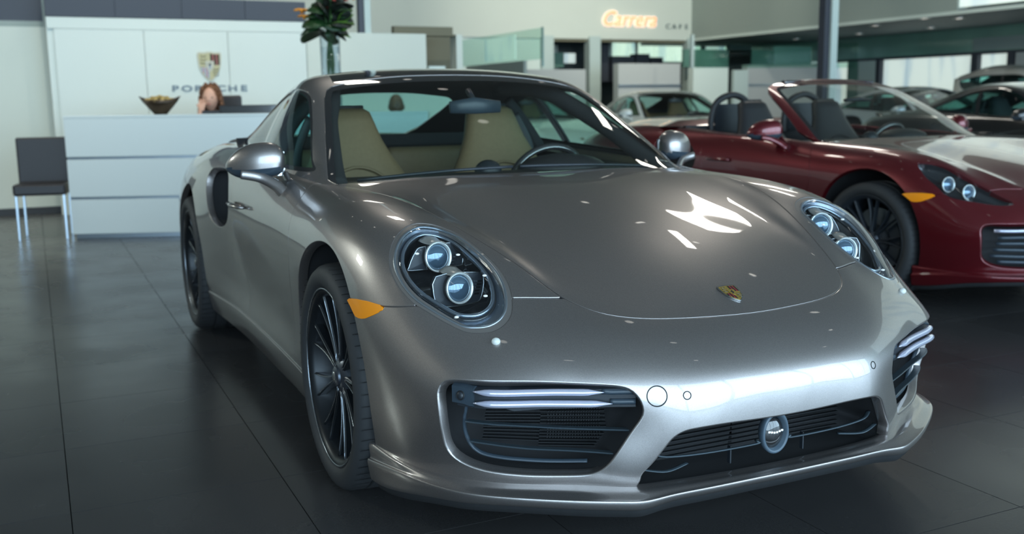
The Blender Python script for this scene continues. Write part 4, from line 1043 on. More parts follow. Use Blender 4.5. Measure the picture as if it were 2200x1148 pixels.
def coupe(name,label,loc,rz,paint,group=None):
    root=empty(name,label,'car',loc,rz,group)
    build_panels(root,paint); build_greenhouse(root,paint,M['frit'],M['glass'])
    front_lip(root,paint)
    for s in (1,-1):
        headlight(root,s); side_intake_front(root,s); mirror_part(root,s,paint); arch_liner(root,-.01,s); arch_liner(root,-2.45,s)
        S=np.array([1,s,1.])
        # amber side marker
        A,F=clipm(BA[:,:8],BF,lambda A:np.where(A[:,0]>.15,sdf(A[:,[0,2]],MARK),1.)+.0015); A=offset(A,.0012)
        q=(A,F) if s>0 else mirror_m(A,F); mk=panel('side_marker',*q,M['orange'],root,.006,.001)
        # headlight washer nozzle
        p=head_at(*( (np.array([.708,.656,.574])-HC)@HU,(np.array([.708,.656,.574])-HC)@HV ),0); j=np.argmin(((BA[:,:3]-[.708,.656,.574])**2).sum(1)); p=BA[j,:3]; n=BA[j,3:6]
        bm=bmesh.new(); add_sphere(bm,tuple((p+n*.002)*S),(.011,.011,.0095),18,10); bm_obj('washer_nozzle',bm,M['white_lamp'],root,True)
        # parking sensor discs on the bumper
        pp,nn=bump_at(.288,.457); V,F=lathe_vf([(.0082,.0003),(.0095,.0015),(.0105,.0003)],pp*S,nn*S,24); py_obj('parking_sensor_ring',V,F,M['darkgap'],root)
        # door handle
        j=np.argmin(np.where(BA[:,1]>.7,(BA[:,0]+1.27)**2+(BA[:,2]-.745)**2,9)); p=BA[j,:3]
        hd=tube('door_handle',np.array([(p[0]+.11,p[1]+.004,p[2]),(p[0]+.09,p[1]+.022,p[2]+.002),(p[0],p[1]+.030,p[2]+.002),(p[0]-.09,p[1]+.024,p[2]+.002),(p[0]-.11,p[1]+.006,p[2]+.002)])*S,[.008,.013,.014,.013,.008],paint,root,10,flat=(1.3,.7))
        # air intake in the rear quarter: dark pocket
        c=SINT.mean(0); rings=[]
        def sat(x,z,dep):
            j=np.argmin(np.where(BA[:,1]>.6,(BA[:,0]-x)**2+(BA[:,2]-z)**2,9)); q=BA[j,:3].copy(); nn=BA[j,3:6]; q[1]=q[1]-(nn[0]*(x-q[0])+nn[2]*(z-q[2]))/nn[1]; q[0]=x;q[2]=z; return q-np.array([dep*.5,dep,0])
        for k,dep in ((.985,.012),(.95,.05),(.85,.12)): rings.append(np.array([sat(*(c+(q-c)*k),dep) for q in SINT]))
        n=len(SINT); V=np.concatenate(rings+[rings[-1].mean(0)[None]]); F=[]
        for r_ in range(2):
            for i in range(n): F.append((r_*n+i,r_*n+(i+1)%n,(r_+1)*n+(i+1)%n,(r_+1)*n+i))
        for i in range(n): F.append((2*n+i,2*n+(i+1)%n,3*n,3*n))
        py_obj('side_air_intake',V*S,F,M['matte'],root)
        rim=[sat(*q,.001)*S for q in SINT]
        add_wheel(root,0,s*.768,.340,1.0,1.0,rot=.18); add_wheel(root,-2.45,s*.795,.345,1.015,1.22,rot=.05)
        # small shut line where the mirror foot meets the door
    # towing eye cover ring on the right of the bumper
    pp,nn=bump_at(.357,.459); S=np.array([1,-1,1.]); V,F=lathe_vf([(.0225,.0002),(.0238,.0014),(.0250,.0002)],pp*S,nn*S,36); py_obj('towing_eye_cover_ring',V,F,M['darkgap'],root)
    # crest on the bonnet
    q=plane_hood(.753); crest(root,q[0]+q[1]*.0005,q[1],(-1,0,.35),.056,.0028)
    central_intake(root); interior(root,M['leather']); car_floor(root)
    # wipers
    for y0,y1 in ((-.62,-.05),(-.02,.58)):
        P=[]
        for y in np.linspace(y0,y1,8): P.append((-.470-.045*(abs(y)/.62)**2,y,.905-.028*(abs(y)/.62)**2))
        tube('wiper',P,.006,M['plastic'],root,6)
    # rear wing
    cv=[(-3.16,0,.955),(-3.15,.3,.953),(-3.11,.52,.944),(-3.06,.60,.930),(-3.0,.635,.90)]
    for s in (1,):
        c1=np.array(catmull([(a,b,c_) for a,b,c_ in cv[::-1]]+[(a,-b,c_) for a,b,c_ in cv[1:]],5,False))
        V=[];F=[]
        for i_,p in enumerate(c1):
            k_=max(.08,min(1,i_/5,(len(c1)-1-i_)/5)); V+=[p+np.array(o_)*k_ for o_ in ((.07,0,-.012),(0,0,.008),(-.05,0,.004),(-.05,0,-.012),(0,0,-.018))]
        for i in range(len(c1)-1):
            for q in range(5): F.append((i*5+q,i*5+(q+1)%5,(i+1)*5+(q+1)%5,(i+1)*5+q))
        py_obj('rear_wing',V,F,paint,root,auto=50)
    return root
def plane_hood(x):
    col=BX[:,0]; i=np.argmin(np.abs(col[RA:,0]-x))+RA; p=col[i].copy(); t=col[i+1]-col[i-1]; n=np.array([t[2],0,-t[0]]); n/=np.linalg.norm(n); 
    if n[2]<0: n=-n
    return p,n
# ------------------------------------------------------------------ room
M['wallwhite']=mat('white_wall_paint',(.60,.64,.57),.7,noise=(1.5,.03,.02))
M['panelwhite']=mat('white_panel_lacquer',(.60,.645,.585),.45,coat=.3,coat_rough=.3)
M['deskwhite']=mat('white_desk_lacquer',(.60,.66,.65),.3,coat=.5,coat_rough=.15)
M['wallgrey']=mat('grey_green_wall',(.22,.28,.27),.7,noise=(1.,.04,.02))
M['fasciagrey']=mat('grey_fascia',(.30,.35,.32),.6,noise=(1.,.04,.02))
M['soffit']=mat('grey_soffit',(.20,.24,.25),.6)
M['ceiling']=mat('grey_ceiling',(.28,.27,.25),.8,noise=(2.,.05,.02))
M['darkblue']=mat('dark_blue_grey_cladding',(.035,.040,.055),.45)
M['base']=mat('dark_baseboard',(.03,.032,.036),.5)
M['steel']=mat('brushed_steel',(.40,.46,.52),.3,1)
M['partition']=mat('pale_grey_partition',(.40,.42,.41),.5)
M['partwhite']=mat('white_partition',(.60,.68,.63),.5)
M['brown']=mat('brown_niche',(.16,.15,.10),.7)
M['teal']=glass_mat('green_partition_glass',(.78,.90,.86),0.02)
M['tealpanel']=mat('teal_backed_glass',(.14,.27,.225),.15,0,.5,noise=(1.2,.25,0))
M['teallight']=mat('pale_teal_wall',(.33,.50,.46),.4,noise=(1.,.08,0))
M['darkshop']=mat('dark_shop_interior',(.035,.05,.055),.6,noise=(.8,.4,0))
M['post']=mat('pale_post',(.46,.55,.52),.5)
def tilemat(name,base,rough):
    Mt=mat(name,base,rough); nt=Mt.node_tree; b=nt.nodes['Principled BSDF']
    oi=nt.nodes.new('ShaderNodeObjectInfo'); tc=nt.nodes.new('ShaderNodeTexCoord'); n=nt.nodes.new('ShaderNodeTexNoise'); n.inputs['Scale'].default_value=140; n.inputs['Detail'].default_value=3
    n2=nt.nodes.new('ShaderNodeTexNoise'); n2.inputs['Scale'].default_value=2.5
    g=nt.nodes.new('ShaderNodeNewGeometry'); nt.links.new(g.outputs['Position'],n.inputs['Vector']); nt.links.new(g.outputs['Position'],n2.inputs['Vector'])
    mth=nt.nodes.new('ShaderNodeMath'); mth.operation='MULTIPLY_ADD'; mth.inputs[1].default_value=.35; mth.inputs[2].default_value=.58
    nt.links.new(n.outputs['Fac'],mth.inputs[0]); m2=nt.nodes.new('ShaderNodeMath'); m2.operation='MULTIPLY_ADD'; m2.inputs[1].default_value=.16; nt.links.new(oi.outputs['Random'],m2.inputs[0]); nt.links.new(mth.outputs[0],m2.inputs[2])
    m3=nt.nodes.new('ShaderNodeMath'); m3.operation='MULTIPLY_ADD'; m3.inputs[1].default_value=.25; nt.links.new(n2.outputs['Fac'],m3.inputs[0]); nt.links.new(m2.outputs[0],m3.inputs[2])
    vm=nt.nodes.new('ShaderNodeVectorMath'); vm.operation='SCALE'; vm.inputs[0].default_value=base; nt.links.new(m3.outputs[0],vm.inputs['Scale']); nt.links.new(vm.outputs[0],b.inputs['Base Color'])
    bp=nt.nodes.new('ShaderNodeBump'); bp.inputs['Strength'].default_value=.12; bp.inputs['Distance'].default_value=.001; nt.links.new(n.outputs['Fac'],bp.inputs['Height']); nt.links.new(bp.outputs[0],b.inputs['Normal'])
    r=nt.nodes.new('ShaderNodeMath'); r.operation='MULTIPLY_ADD'; r.inputs[1].default_value=.18; r.inputs[2].default_value=rough-.09; nt.links.new(n2.outputs['Fac'],r.inputs[0]); nt.links.new(r.outputs[0],b.inputs['Roughness'])
    return Mt
M['tile']=tilemat('charcoal_floor_tile',(.050,.048,.048),.26)
M['grout']=mat('dark_grout',(.010,.010,.011),.8)
def struct(o): o['kind']='structure'; return o
floor=struct(slab('floor',-26,9.5,-9,16.8,-.12,-.004,M['grout']))
# individual 0.6 m tiles where the joints can be seen, one large sheet of the same tile beyond
tx0,ty0=-.234-.59*15,-1.605-.6*2
me=None
for i in range(20):
    for j in range(13):
        x0=-9.03+.6*i*0.9867; y0=-2.805+.6*j
        if me is None:
            o=box('tile',(0,0,-.005),(.5890,.597,.010),M['tile'],floor,bevel=0); me=o.data; o.location=(x0+.296,y0+.3,0)
        else:
            o=bpy.data.objects.new('tile',me); link(o,floor); o.location=(x0+.296,y0+.3,0)
XE=-9.03+.592*20; YE=-2.805+.6*13
for nm,a in (('floor_field',(-26,-9.03,-9,16.8)),('floor_field',(-9.03,XE,YE,16.8)),('floor_field',(-9.03,XE,-9,-2.805)),('floor_field',(XE,9.5,-9,16.8))):
    slab(nm,a[0],a[1],a[2],a[3],-.01,0,M['tile'],floor)
struct(slab('ceiling',-26,9.5,-9,16.8,5.6,5.75,M['ceiling']))
struct(slab('wall_left',-26,9.5,-9.15,-9,0,5.6,M['ceiling']))
struct(slab('wall_back',-26.15,-26,-9,16.8,0,5.6,M['wallwhite']))
# front glass wall: parapet, transom, mullions
fw=struct(slab('wall_front',9.0,9.15,-9,16.8,0,.06,M['wallgrey']))
slab('transom',9.0,9.12,-9,16.8,4.9,5.6,M['wallgrey'],fw)
for y in (-9,-5.95,-2.65,.65,3.95,7.25,10.55,13.85,16.5): slab('mullion',8.98,9.1,y-.05,y+.05,.06,4.9,M['darkblue'],fw)
# left wall behind the chair, with the dark glazing above it
wl=struct(slab('wall_reception',-9.35,-9.2,-9,-1.36,0,1.99,M['wallwhite']))
struct(slab('baseboard_left',-9.2,-9.185,-9,-1.36,0,.075,M['base']))
tr=struct(slab('trim_1',-9.35,-9.2,-9,-1.42,1.99,2.05,M['fasciagrey']))
struct(slab('trim_2',-9.34,-9.24,-9,-1.42,2.05,2.6,M['darkblue']))
# sign wall behind the desk: three vertical panels, a cornice of dark panels, band above
sw=struct(slab('wall_sign',-9.10,-8.93,-1.40,1.33,0,2.075,M['panelwhite']))
for k in range(3): slab('panel',-8.93,-8.90,-1.332+.887*k,-1.332+.887*(k+1)-.006,.0,1.955,M['panelwhite'],sw)
slab('panel_cap',-8.93,-8.895,-1.395,1.33,1.958,2.075,M['panelwhite'],sw)
bd=struct(slab('trim_3',-9.10,-8.90,-1.40,1.33,2.08,2.30,M['darkblue']))
for k in range(4): slab('panel',-8.90,-8.885,-1.40+.6825*k,-1.40+.6825*(k+1)-.006,2.082,2.298,M['darkblue'],bd)
# white wall to its right with the opening and the tall niche
wr=struct(slab('wall_centre',-9.10,-8.90,1.332,2.80,0,1.965,M['wallwhite']))
slab('lower_wall',-9.10,-8.90,2.80,3.20,0,1.42,M['wallwhite'],wr); slab('end_pier',-9.10,-8.90,3.20,3.28,0,1.965,M['wallwhite'],wr)
slab('niche_back',-9.6,-9.5,2.6,3.4,1.3,2.1,M['brown'],wr); slab('niche_head',-9.10,-8.90,2.80,3.20,1.945,1.965,M['brown'],wr)
slab('white_box',-9.0,-8.86,2.82,3.03,1.42,1.58,M['partwhite'],wr)
# slim steel post over the wall
ps=struct(slab('trim_4',-9.06,-8.98,1.99,2.055,1.965,5.6,M['darkblue'])); slab('post_face',-9.0,-8.96,2.056,2.13,1.965,5.6,M['post'],ps)
# upper far wall (lit), with the sign, over the shop openings
uw=struct(slab('wall_far',-18.2,-18.0,-9,13.15,2.56,5.6,M['wallwhite']))
lw=struct(slab('wall_far_lower',-18.3,-18.05,-9,9.05,0,2.56,M['partwhite']))
# shop front: pale posts, dark head, bright glazed openings with dark furniture behind
sf=struct(slab('wall_shop',-20.6,-20.4,8.8,16.55,0,5.6,M['darkshop']))
for (y0,y1,z0,z1,k) in ((11.2,13.9,2.10,2.62,'w'),(9.0,9.8,1.95,2.45,'b'),(14.6,17.5,2.15,2.60,'w')):
    o=slab('lit_pane',-20.38,-20.33,y0*1.09,y1*1.09,z0,z1+.1,M['shopwin'] if 'shopwin' in M else M['partwhite'],sf)
for y in (9.02,10.26,13.02): slab('post',-18.2,-17.95,y,y+.30 if y<13 else y+.17,0,2.62,M['post'],sf)
slab('head_band',-18.3,-18.05,10.55,13.0,2.50,2.56,M['brown'],sf); slab('head_band',-18.3,-18.05,9.32,10.26,2.50,2.56,M['brown'],sf)
slab('display_shelf',-19.4,-19.1,9.5,10.2,1.95,2.3,M['tealpanel'],sf)
for k,(a,b,z) in enumerate(((11.5,12.15,2.22),(12.2,12.6,2.28),(12.65,13.0,2.2),(11.2,11.4,2.5))): slab('dark_cabinet',-19.3,-19.0,a,b,1.6,z,M['darkblue'],sf)
# low partitions in front of the shop
for nm,a in (('partition',(-16.2,-16.0,7.6,9.05,0,1.79,'partition')),('partition',(-16.2,-16.0,9.85,11.45,0,1.92,'partition')),('partition',(-16.2,-16.0,11.8,12.76,0,1.84,'partwhite')),('partition',(-16.2,-16.0,13.3,15.6,0,1.90,'partition')),
    ('partition',(-14.2,-14.0,6.3,6.62,0,1.80,'partwhite')),('partition',(-16.0,-15.9,12.85,13.25,0,1.78,'post'))):
    o=struct(slab('wall_'+nm,a[0],a[1],a[2],a[3],a[4],a[5],M[a[6]]))
for (y0,y1) in ((9.85,11.45),(13.3,15.6)): struct(slab('trim_5',-16.0,-15.97,y0,y1,1.42,1.47,M['steel']))
struct(slab('wall_partition',-12.7,-15.2,5.98,6.04,0,1.82,M['fasciagrey']))
g=struct(slab('window_1',-12.04,-15.6,5.99,6.01,1.82,2.32,M['teal'])); slab('glass_edge',-12.05,-12.02,5.985,6.015,1.70,2.33,M['tealpanel'],g)
g2=struct(slab('window_2',-15.99,-15.97,11.85,17.5,1.84,2.42,M['teal'])); 
for (a,b,c_,d,k) in ((12.6,15.3,1.9,2.32,'tealpanel'),(15.3,19.8,1.95,2.42,'teallight'),(13.9,14.6,1.86,2.45,'darkshop')): slab('back_panel',-17.6,-17.5,a,min(b,16.5),c_,d,M[k],sf)
st=struct(slab('trim_6',-14.02,-13.96,10.30,10.36,1.75,2.40,M['post']))
# the big grey fascia and soffit that run along the right side of the hall
fa=struct(slab('wall_fascia',-18.2,-10.1,13.15,13.4,2.56,5.6,M['fasciagrey']))
slab('fascia_edge',-18.2,2.0,13.12,13.16,2.54,2.60,M['partwhite'],fa)
sof=struct(slab('ceiling_soffit',-26,6.0,13.16,16.6,2.56,2.62,M['soffit']))
def qx(x): return (x-2.83)*.8037+2.83
def qz(z): return (z-1.1375)*.8037+1.1375
wrt=struct(slab('wall_right',-26,9.5,16.62,16.8,2.5,5.6,M['tealpanel']))
slab('lower_band',-26,9.5,16.58,16.8,qz(2.27),qz(2.86),M['tealpanel'],wrt); slab('dark_head',qx(-21.6),9.5,16.55,16.8,qz(2.20),qz(2.27),M['darkblue'],wrt)
slab('upper_band',qx(-16.4),9.5,16.56,16.8,qz(2.30),qz(2.62),M['wallgrey'],wrt)
for (a,b,k) in ((-30,-21.6,'tealpanel'),(-20.95,-20.55,'tealpanel'),(-20.5,-19.82,'post'),(-19.8,-19.65,'darkblue'),(-16.45,-16.25,'darkblue'),(-15.35,-15.15,'darkblue'),(-15.1,9.5,'partition')): slab('wall_pier',qx(a),min(9.5,qx(b)) if b<9 else 9.5,16.57,16.8,0,qz(2.2),M[k],wrt)
M['daylight']=mat('bright_street_view',(.8,.86,.82),.8,emit=(.78,.90,.84),es=.62)
nt=M['daylight'].node_tree; tc=nt.nodes.new('ShaderNodeTexCoord'); wv=nt.nodes.new('ShaderNodeTexNoise'); wv.inputs['Scale'].default_value=3.0; mp=nt.nodes.new('ShaderNodeMapping'); mp.inputs['Scale'].default_value=(1,1,.15)
cr_=nt.nodes.new('ShaderNodeValToRGB'); cr_.color_ramp.elements[0].color=(.42,.58,.66,1); cr_.color_ramp.elements[0].position=.36; cr_.color_ramp.elements[1].color=(.80,.93,.85,1); cr_.color_ramp.elements[1].position=.5
nt.links.new(tc.outputs['Object'],mp.inputs[0]); nt.links.new(mp.outputs[0],wv.inputs[0]); nt.links.new(wv.outputs['Fac'],cr_.inputs[0]); nt.links.new(cr_.outputs[0],nt.nodes['Principled BSDF'].inputs['Emission Color'])
for k,(a,b) in enumerate(((-19.65,-16.45),(-16.25,-15.35),(-21.6,-20.95))): struct(slab('window_%d'%(k+3),qx(a),qx(b),16.7,16.75,.1,qz(2.2),M['daylight']))
# shop glazing lit by daylight behind
for (y0,y1,z0,z1) in ((12.3,13.0,2.15,2.75),(13.1,15.1,2.15,2.75),(15.3,16.5,2.32,2.75),(10.2,11.2,2.1,2.35)):
    struct(slab('window_6',-20.36,-20.33,y0,y1,z0,z1,M['daylight']))
struct(slab('window_7',-13.2,-14.5,6.06,6.08,1.87,2.28,M['daylight']))
# bright clerestory at the far right, above the soffit
struct(slab('window_8',-10.1,4.0,13.2,13.25,2.66,5.6,M['daylight']))
# tall column nearer the cars
cl=struct(slab('trim_7',-8.06,-7.94,8.20,8.29,0,5.6,M['darkblue'])); slab('column_face',-7.95,-7.90,8.29,8.40,0,5.6,M['post'],cl)
M['lampglow']=mat('downlight_glow',(.9,.9,.85),.5,emit=(1.,.95,.85),es=3.0)
def downlight(x,y,z,r,label,group):
    t=empty('ceiling_light',label,'ceiling light',(x,y,z),0,group)
    V,F=lathe_vf([(r*1.25,0),(r*1.25,-.015),(r*.98,-.02),(r*.95,0)],(0,0,0),(0,0,1),20); py_obj('lamp_ring',V,F,M['satin'],t)
    V,F=lathe_vf([(.0001,-.012),(r*.95,-.012)],(0,0,0),(0,0,1),20); py_obj('lamp_glass',V,F,M['lampglow'],t)
k=1.245
SOFL=('frontmost soffit downlight, nearest the grey fascia edge','soffit downlight beside the frontmost one, further from the fascia edge','second soffit downlight back along the fascia edge','soffit downlight furthest back, left of the tall column','soffit downlight between the column and the pale post','soffit downlight in the middle of the far row','soffit downlight nearest the right picture edge')
for i_,(x,y,w_) in enumerate(((-8.274,9.501,1),(-8.115,10.924,1),(-9.639,10.797,1),(-12.874,11.979,1),(-11.344,12.107,1),(-9.79,12.2,1),(-7.4,12.35,1))):
    X=2.83+(x-2.83)*k; Y=-1.614+(y+1.614)*k; Y=min(max(Y,13.35),16.4)
    downlight(X,Y,2.558,.09,SOFL[i_],'soffit downlights')
for i in range(7):
    for j in range(3):
        downlight(-9.0+i*1.9,-1.2+j*3.4,5.585,.075,'round spotlight set in the high grey ceiling above the cars','ceiling spotlights')
# ------------------------------------------------------------------ cars
car=coupe('sports_car','silver two-door sports car with beige seats, nearest the camera',(0,0,0),0,M['silver'])
def recolor(src,name,label,loc,rz,paint,leather=None,group=None):
    rp={M['silver']:paint}
    if leather: rp[M['leather']]=leather
    r=dup_tree(src,rp); r.name=name; r['label']=label; r.location=loc; r.rotation_euler=(0,0,rz); return r
recolor(car,'sports_car','white sports car seen through the silver car\'s cabin, nose forward',(-9.6,4.95,0),0,M['white'])
recolor(car,'sports_car','white sports car whose black roof and pillar show behind the red car\'s tail',(-9.45,7.35,0),-.112,M['white'])
recolor(car,'sports_car','black sports car at the right edge, sloping rear roof',(-3.45,8.4,0),0,M['blackpaint'],M['darkleather'])
recolor(car,'sports_car','pale blue-grey sports car between the red windscreen and the black car',(-7.2,10.6,0),0,M['bluewhite'],M['darkleather'])
# ---- white utility vehicle: same surfaces raised, taller cabin
def suv():
    global GA,GF,GX,DLO,WSP,RFP,RWP
    keep=(GA,GF,GX,DLO,WSP,RFP,RWP)
    root=empty('suv','white tall utility car with dark windows behind the black car','car',(-7.6,14.0,0),0)
    kz=1.24; n0=len(root.children)
    G2=GX.copy(); x=G2[...,0]; z=G2[...,2]
    lift=np.clip((-x-1.4)/1.0,0,1)*np.clip((z-.93)/.2,0,1); add=np.interp(x,[-3.0,-2.9,-2.6,-2.2,-1.6],[.02,.13,.20,.15,.02])
    G2[...,2]=z+np.where(z>.96,add,0)
    GX=G2; GA,GF=grid_attr(G2)
    if GA[(GX.shape[0]//8)*GX.shape[1]+GX.shape[1]//2,5]<0: GA[:,3:6]*=-1; GF=GF[:,::-1].copy()
    DLO=catmull([(-.66,.905),(-.96,1.09),(-1.22,1.185),(-1.6,1.20),(-2.1,1.19),(-2.45,1.13),(-2.62,1.03),(-2.55,.985),(-2.1,.965),(-1.2,.912)],5)
    build_panels(root,M['pearl']); build_greenhouse(root,M['pearl'],M['pearl'],M['glass'])
    GA,GF,GX,DLO,WSP,RFP,RWP=keep
    for s in (1,-1):
        headlight(root,s); arch_liner(root,-.01,s); arch_liner(root,-2.45,s); add_wheel(root,0,s*.768,.30,.9,1.0); add_wheel(root,-2.45,s*.795,.30,.9,1.2)
    front_lip(root,M['pearl']); car_floor(root); slab('cabin_floor',-2.9,-.35,-.74,.74,.20,.24,M['matte'],root); seat(root,.352,mt=M['darkleather']); seat(root,-.352,mt=M['darkleather'])
    root.scale=(1.05,1.03,kz)
suv()
RED_HEAD=catmull([(-0.225,0.104),(-0.194,0.073),(-0.108,0.032),(0.048,-0.001),(0.175,-0.032),(0.28,-0.046),(0.254,0.027),(0.151,0.11),(0.05,0.159),(-0.049,0.155),(-0.138,0.145)],6)
# ---- red roadster
def roadster():
    global HPOLY
    root=empty('roadster','red open roadster with black seats and raised windscreen, right of the silver car','car',(-1.433,3.464,0),.046)
    keep=HPOLY
    HPOLY=RED_HEAD
    build_panels(root,M['red']); front_lip(root,M['red'])
    for s in (1,-1):
        S=np.array([1,s,1.]); fl=lambda V:np.array(V,float)*S
        cen=HPOLY.mean(0); n=len(HPOLY); rings=[]
        for k,dep in ((.97,.008),(.93,.03),(.8,.05)): rings.append(np.array([head_at(*(cen+(p-cen)*k),dep) for p in HPOLY]))
        V=np.concatenate(rings+[rings[-1].mean(0)[None]]); F=[]
        for r_ in range(2):
            for i in range(n): F.append((r_*n+i,r_*n+(i+1)%n,(r_+1)*n+(i+1)%n,(r_+1)*n+i))
        for i in range(n): F.append((2*n+i,2*n+(i+1)%n,3*n,3*n))
        hl=py_obj('headlight',fl(V),F,M['gloss'],root)
        A,F2=clipm(BA[:,:8],BF,lambda A:f_head(A)+.003); q=(offset(A,.001),F2); q=q if s>0 else mirror_m(*q); panel('lens_cover',*q,M['clear'],hl,.004,.001)
        ax=np.array([.93,.12,.08]); ax/=np.linalg.norm(ax)
        for (u,v) in ((-.045,.02),(.055,-.02)):
            c=head_at(cen[0]+u,cen[1]+v,.035)
            V,F=lathe_vf([(.034,-.001),(.038,.006),(.042,.004),(.040,-.003)],c,ax,24,close=True); py_obj('projector_ring',fl(V),F,M['ringbright'],hl)
            V,F=lathe_vf([(.0001,.012),(.02,.0085),(.0345,-.002)],c,ax,24); py_obj('projector_lens',fl(V),F,M['lensface'],hl)
    HPOLY=keep
    for s in (1,-1):
        S=np.array([1,s,1.])
        pk=pocket('air_intake',INTAKE,((.985,.012,.25),(.965,.045,.3),(.90,.12,.3)),M['matte'],root,s)
        tube('light_bar',[bump_at(y,.462,.010)[0]*S for y in np.linspace(.765,.41,16)],.009,M['drl'],pk,8)
        for z in (.42,.385,.35,.315,.285): tube('slat',[bump_at(y,z,.03)[0]*S for y in np.linspace(.755 if z>.3 else .72,.43 if z>.36 else .47,14)],.009,M['blueplastic'],pk,6,flat=(.6,1))
        mirror_part(root,s,M['red']); arch_liner(root,-.01,s); arch_liner(root,-2.45,s)
        add_wheel(root,0,s*.765,.335,.985,1.0,dark=True); add_wheel(root,-2.45,s*.79,.34,1.0,1.15,dark=True)
        A,F=clipm(BA[:,:8],BF,lambda A:np.where(A[:,0]>.15,sdf(A[:,[0,2]],MARK),1.)+.0015); A=offset(A,.0012); q=(A,F) if s>0 else mirror_m(A,F); panel('side_marker',*q,M['orange'],root,.006,.001)
        n=len(SINT); 
        j=np.argmin(np.where(BA[:,1]>.7,(BA[:,0]+1.27)**2+(BA[:,2]-.745)**2,9)); p=BA[j,:3]
        tube('door_handle',np.array([(p[0]+.11,p[1]+.004,p[2]),(p[0]+.09,p[1]+.022,p[2]),(p[0]-.09,p[1]+.024,p[2]),(p[0]-.11,p[1]+.006,p[2])])*S,.011,M['red'],root,8)
        # dark pocket behind the side opening
        V=[np.array([x,.80,z])*S for x,z in SINT]; py_obj('side_air_intake',V,[tuple(range(n))],M['matte'],root,False)
        # roll hoop
        hp=catmull([(-1.80,.17,.88),(-1.80,.175,1.02),(-1.79,.22,1.12),(-1.785,.35,1.165),(-1.79,.48,1.12),(-1.80,.525,1.02),(-1.80,.53,.88)],6,False)*S
        tube('roll_hoop',hp,.024,M['darkleather'],root,10)
        rb=slab('hoop_mesh',-1.80,-1.79,.20*s,.50*s,.90,1.10,M['plastic'],root)
    central_intake(root); car_floor(root); interior(root,M['darkleather'],True)
    q=plane_hood(.753); crest(root,q[0]+q[1]*.0005,q[1],(-1,0,.35),.056,.0028)
    # windscreen with painted frame
    fws=lambda A:np.where(A[:,6]<46,inPl2(A,WSP),1.)
    fr=clipm(GA,GF,lambda A:-fws(A),lambda A:fws(A)-.05,lambda A:-1.215-A[:,0],lambda A:A[:,6]-46)
    panel('windscreen_frame',*both(*fr),M['red'],root,.025,.003)
    ws=both(*clipm(GA,GF,lambda A:fws(A)+.003)); ws=(offset(ws[0],-.002),ws[1])
    panel('windshield_border',*clipm(*ws,lambda A:-(inPl2(A,WSP)+.028)),M['frit'],root,0); panel('windshield',*clipm(*ws,lambda A:inPl2(A,WSP)+.028),M['wsglass'],root,0)
    slab('header_rail',-1.215,-1.17,-.42,.42,1.225,1.255,M['gloss'],root,bevel=.01)
    # rear deck and folded roof cover
    pts=[(-1.83,.0,.955),(-1.83,.70,.93),(-2.4,.70,.965),(-2.9,.50,.93),(-3.05,0,.92)]
    top=catmull([(-1.84,.74),(-2.2,.74),(-2.6,.68),(-2.95,.50),(-3.05,.2),(-3.05,-.2),(-2.95,-.50),(-2.6,-.68),(-2.2,-.74),(-1.84,-.74)],4)
    n=len(top); V=[(a,b,.945) for a,b in top]+[(-2.3+(a+2.3)*.8,b*.8,.985) for a,b in top]+[(-2.35,0,.995)]
    F=[(i,(i+1)%n,n+(i+1)%n,n+i) for i in range(n)]+[(n+i,n+(i+1)%n,2*n,2*n) for i in range(n)]
    py_obj('rear_deck',V,F,M['red'],root)
    slab('cockpit_bulkhead',-1.86,-1.82,-.74,.74,.24,.95,M['darkleather'],root)
    V,F=tube_np([(-.93,-.105,1.118),(-.925,0,1.124),(-.93,.115,1.118)],[.022,.03,.022],14,False,(1.0,.5)); rv=py_obj('rear_view_mirror',V,F,M['plastic'],root)
roadster()
# ------------------------------------------------------------------ reception desk and what stands on it
DR=math.radians(-22); DD=np.array([math.cos(math.radians(68)),math.sin(math.radians(68)),0]); DN=np.array([DD[1],-DD[0],0]); D0=np.array([-6.667,-1.372,0])
def dp(s,t,z): return tuple(D0+DD*s-DN*t+np.array([0,0,z]))
desk=empty('reception_desk','long white lacquered reception desk with three stacked horizontal panels','desk',dp(1.6,.35,0),0)
def dbox(name,s0,s1,t0,t1,z0,z1,mt,par=desk,bevel=.003):
    c=np.array(dp((s0+s1)/2,(t0+t1)/2,(z0+z1)/2))-np.array(desk.location); 
    o=box(name,(0,0,0),(t1-t0,s1-s0,z1-z0),mt,par,bevel=bevel); o.location=c; o.rotation_euler=(0,0,DR); return o
L=3.12
for z0,z1 in ((.045,.345),(.368,.692),(.715,1.045)): dbox('front_panel',0,L,0,.022,z0,z1,M['deskwhite'])
for z0,z1 in ((.345,.368),(.692,.715)): dbox('joint_strip',.005,L-.005,.012,.03,z0,z1,M['steel'])
dbox('side_panel',0,.022,.022,.80,.045,1.045,M['deskwhite']); dbox('side_panel',L-.022,L,.022,.80,.045,1.045,M['deskwhite'])
dbox('plinth',.02,L-.02,.03,.78,0,.045,M['steel']); dbox('top_ledge',-.002,L+.002,-.002,.27,1.045,1.068,M['deskwhite']); dbox('worktop',.022,L-.022,.26,.80,.71,.74,M['deskwhite'])
dbox('back_panel',.022,L-.022,.03,.05,.045,1.045,M['deskwhite'])
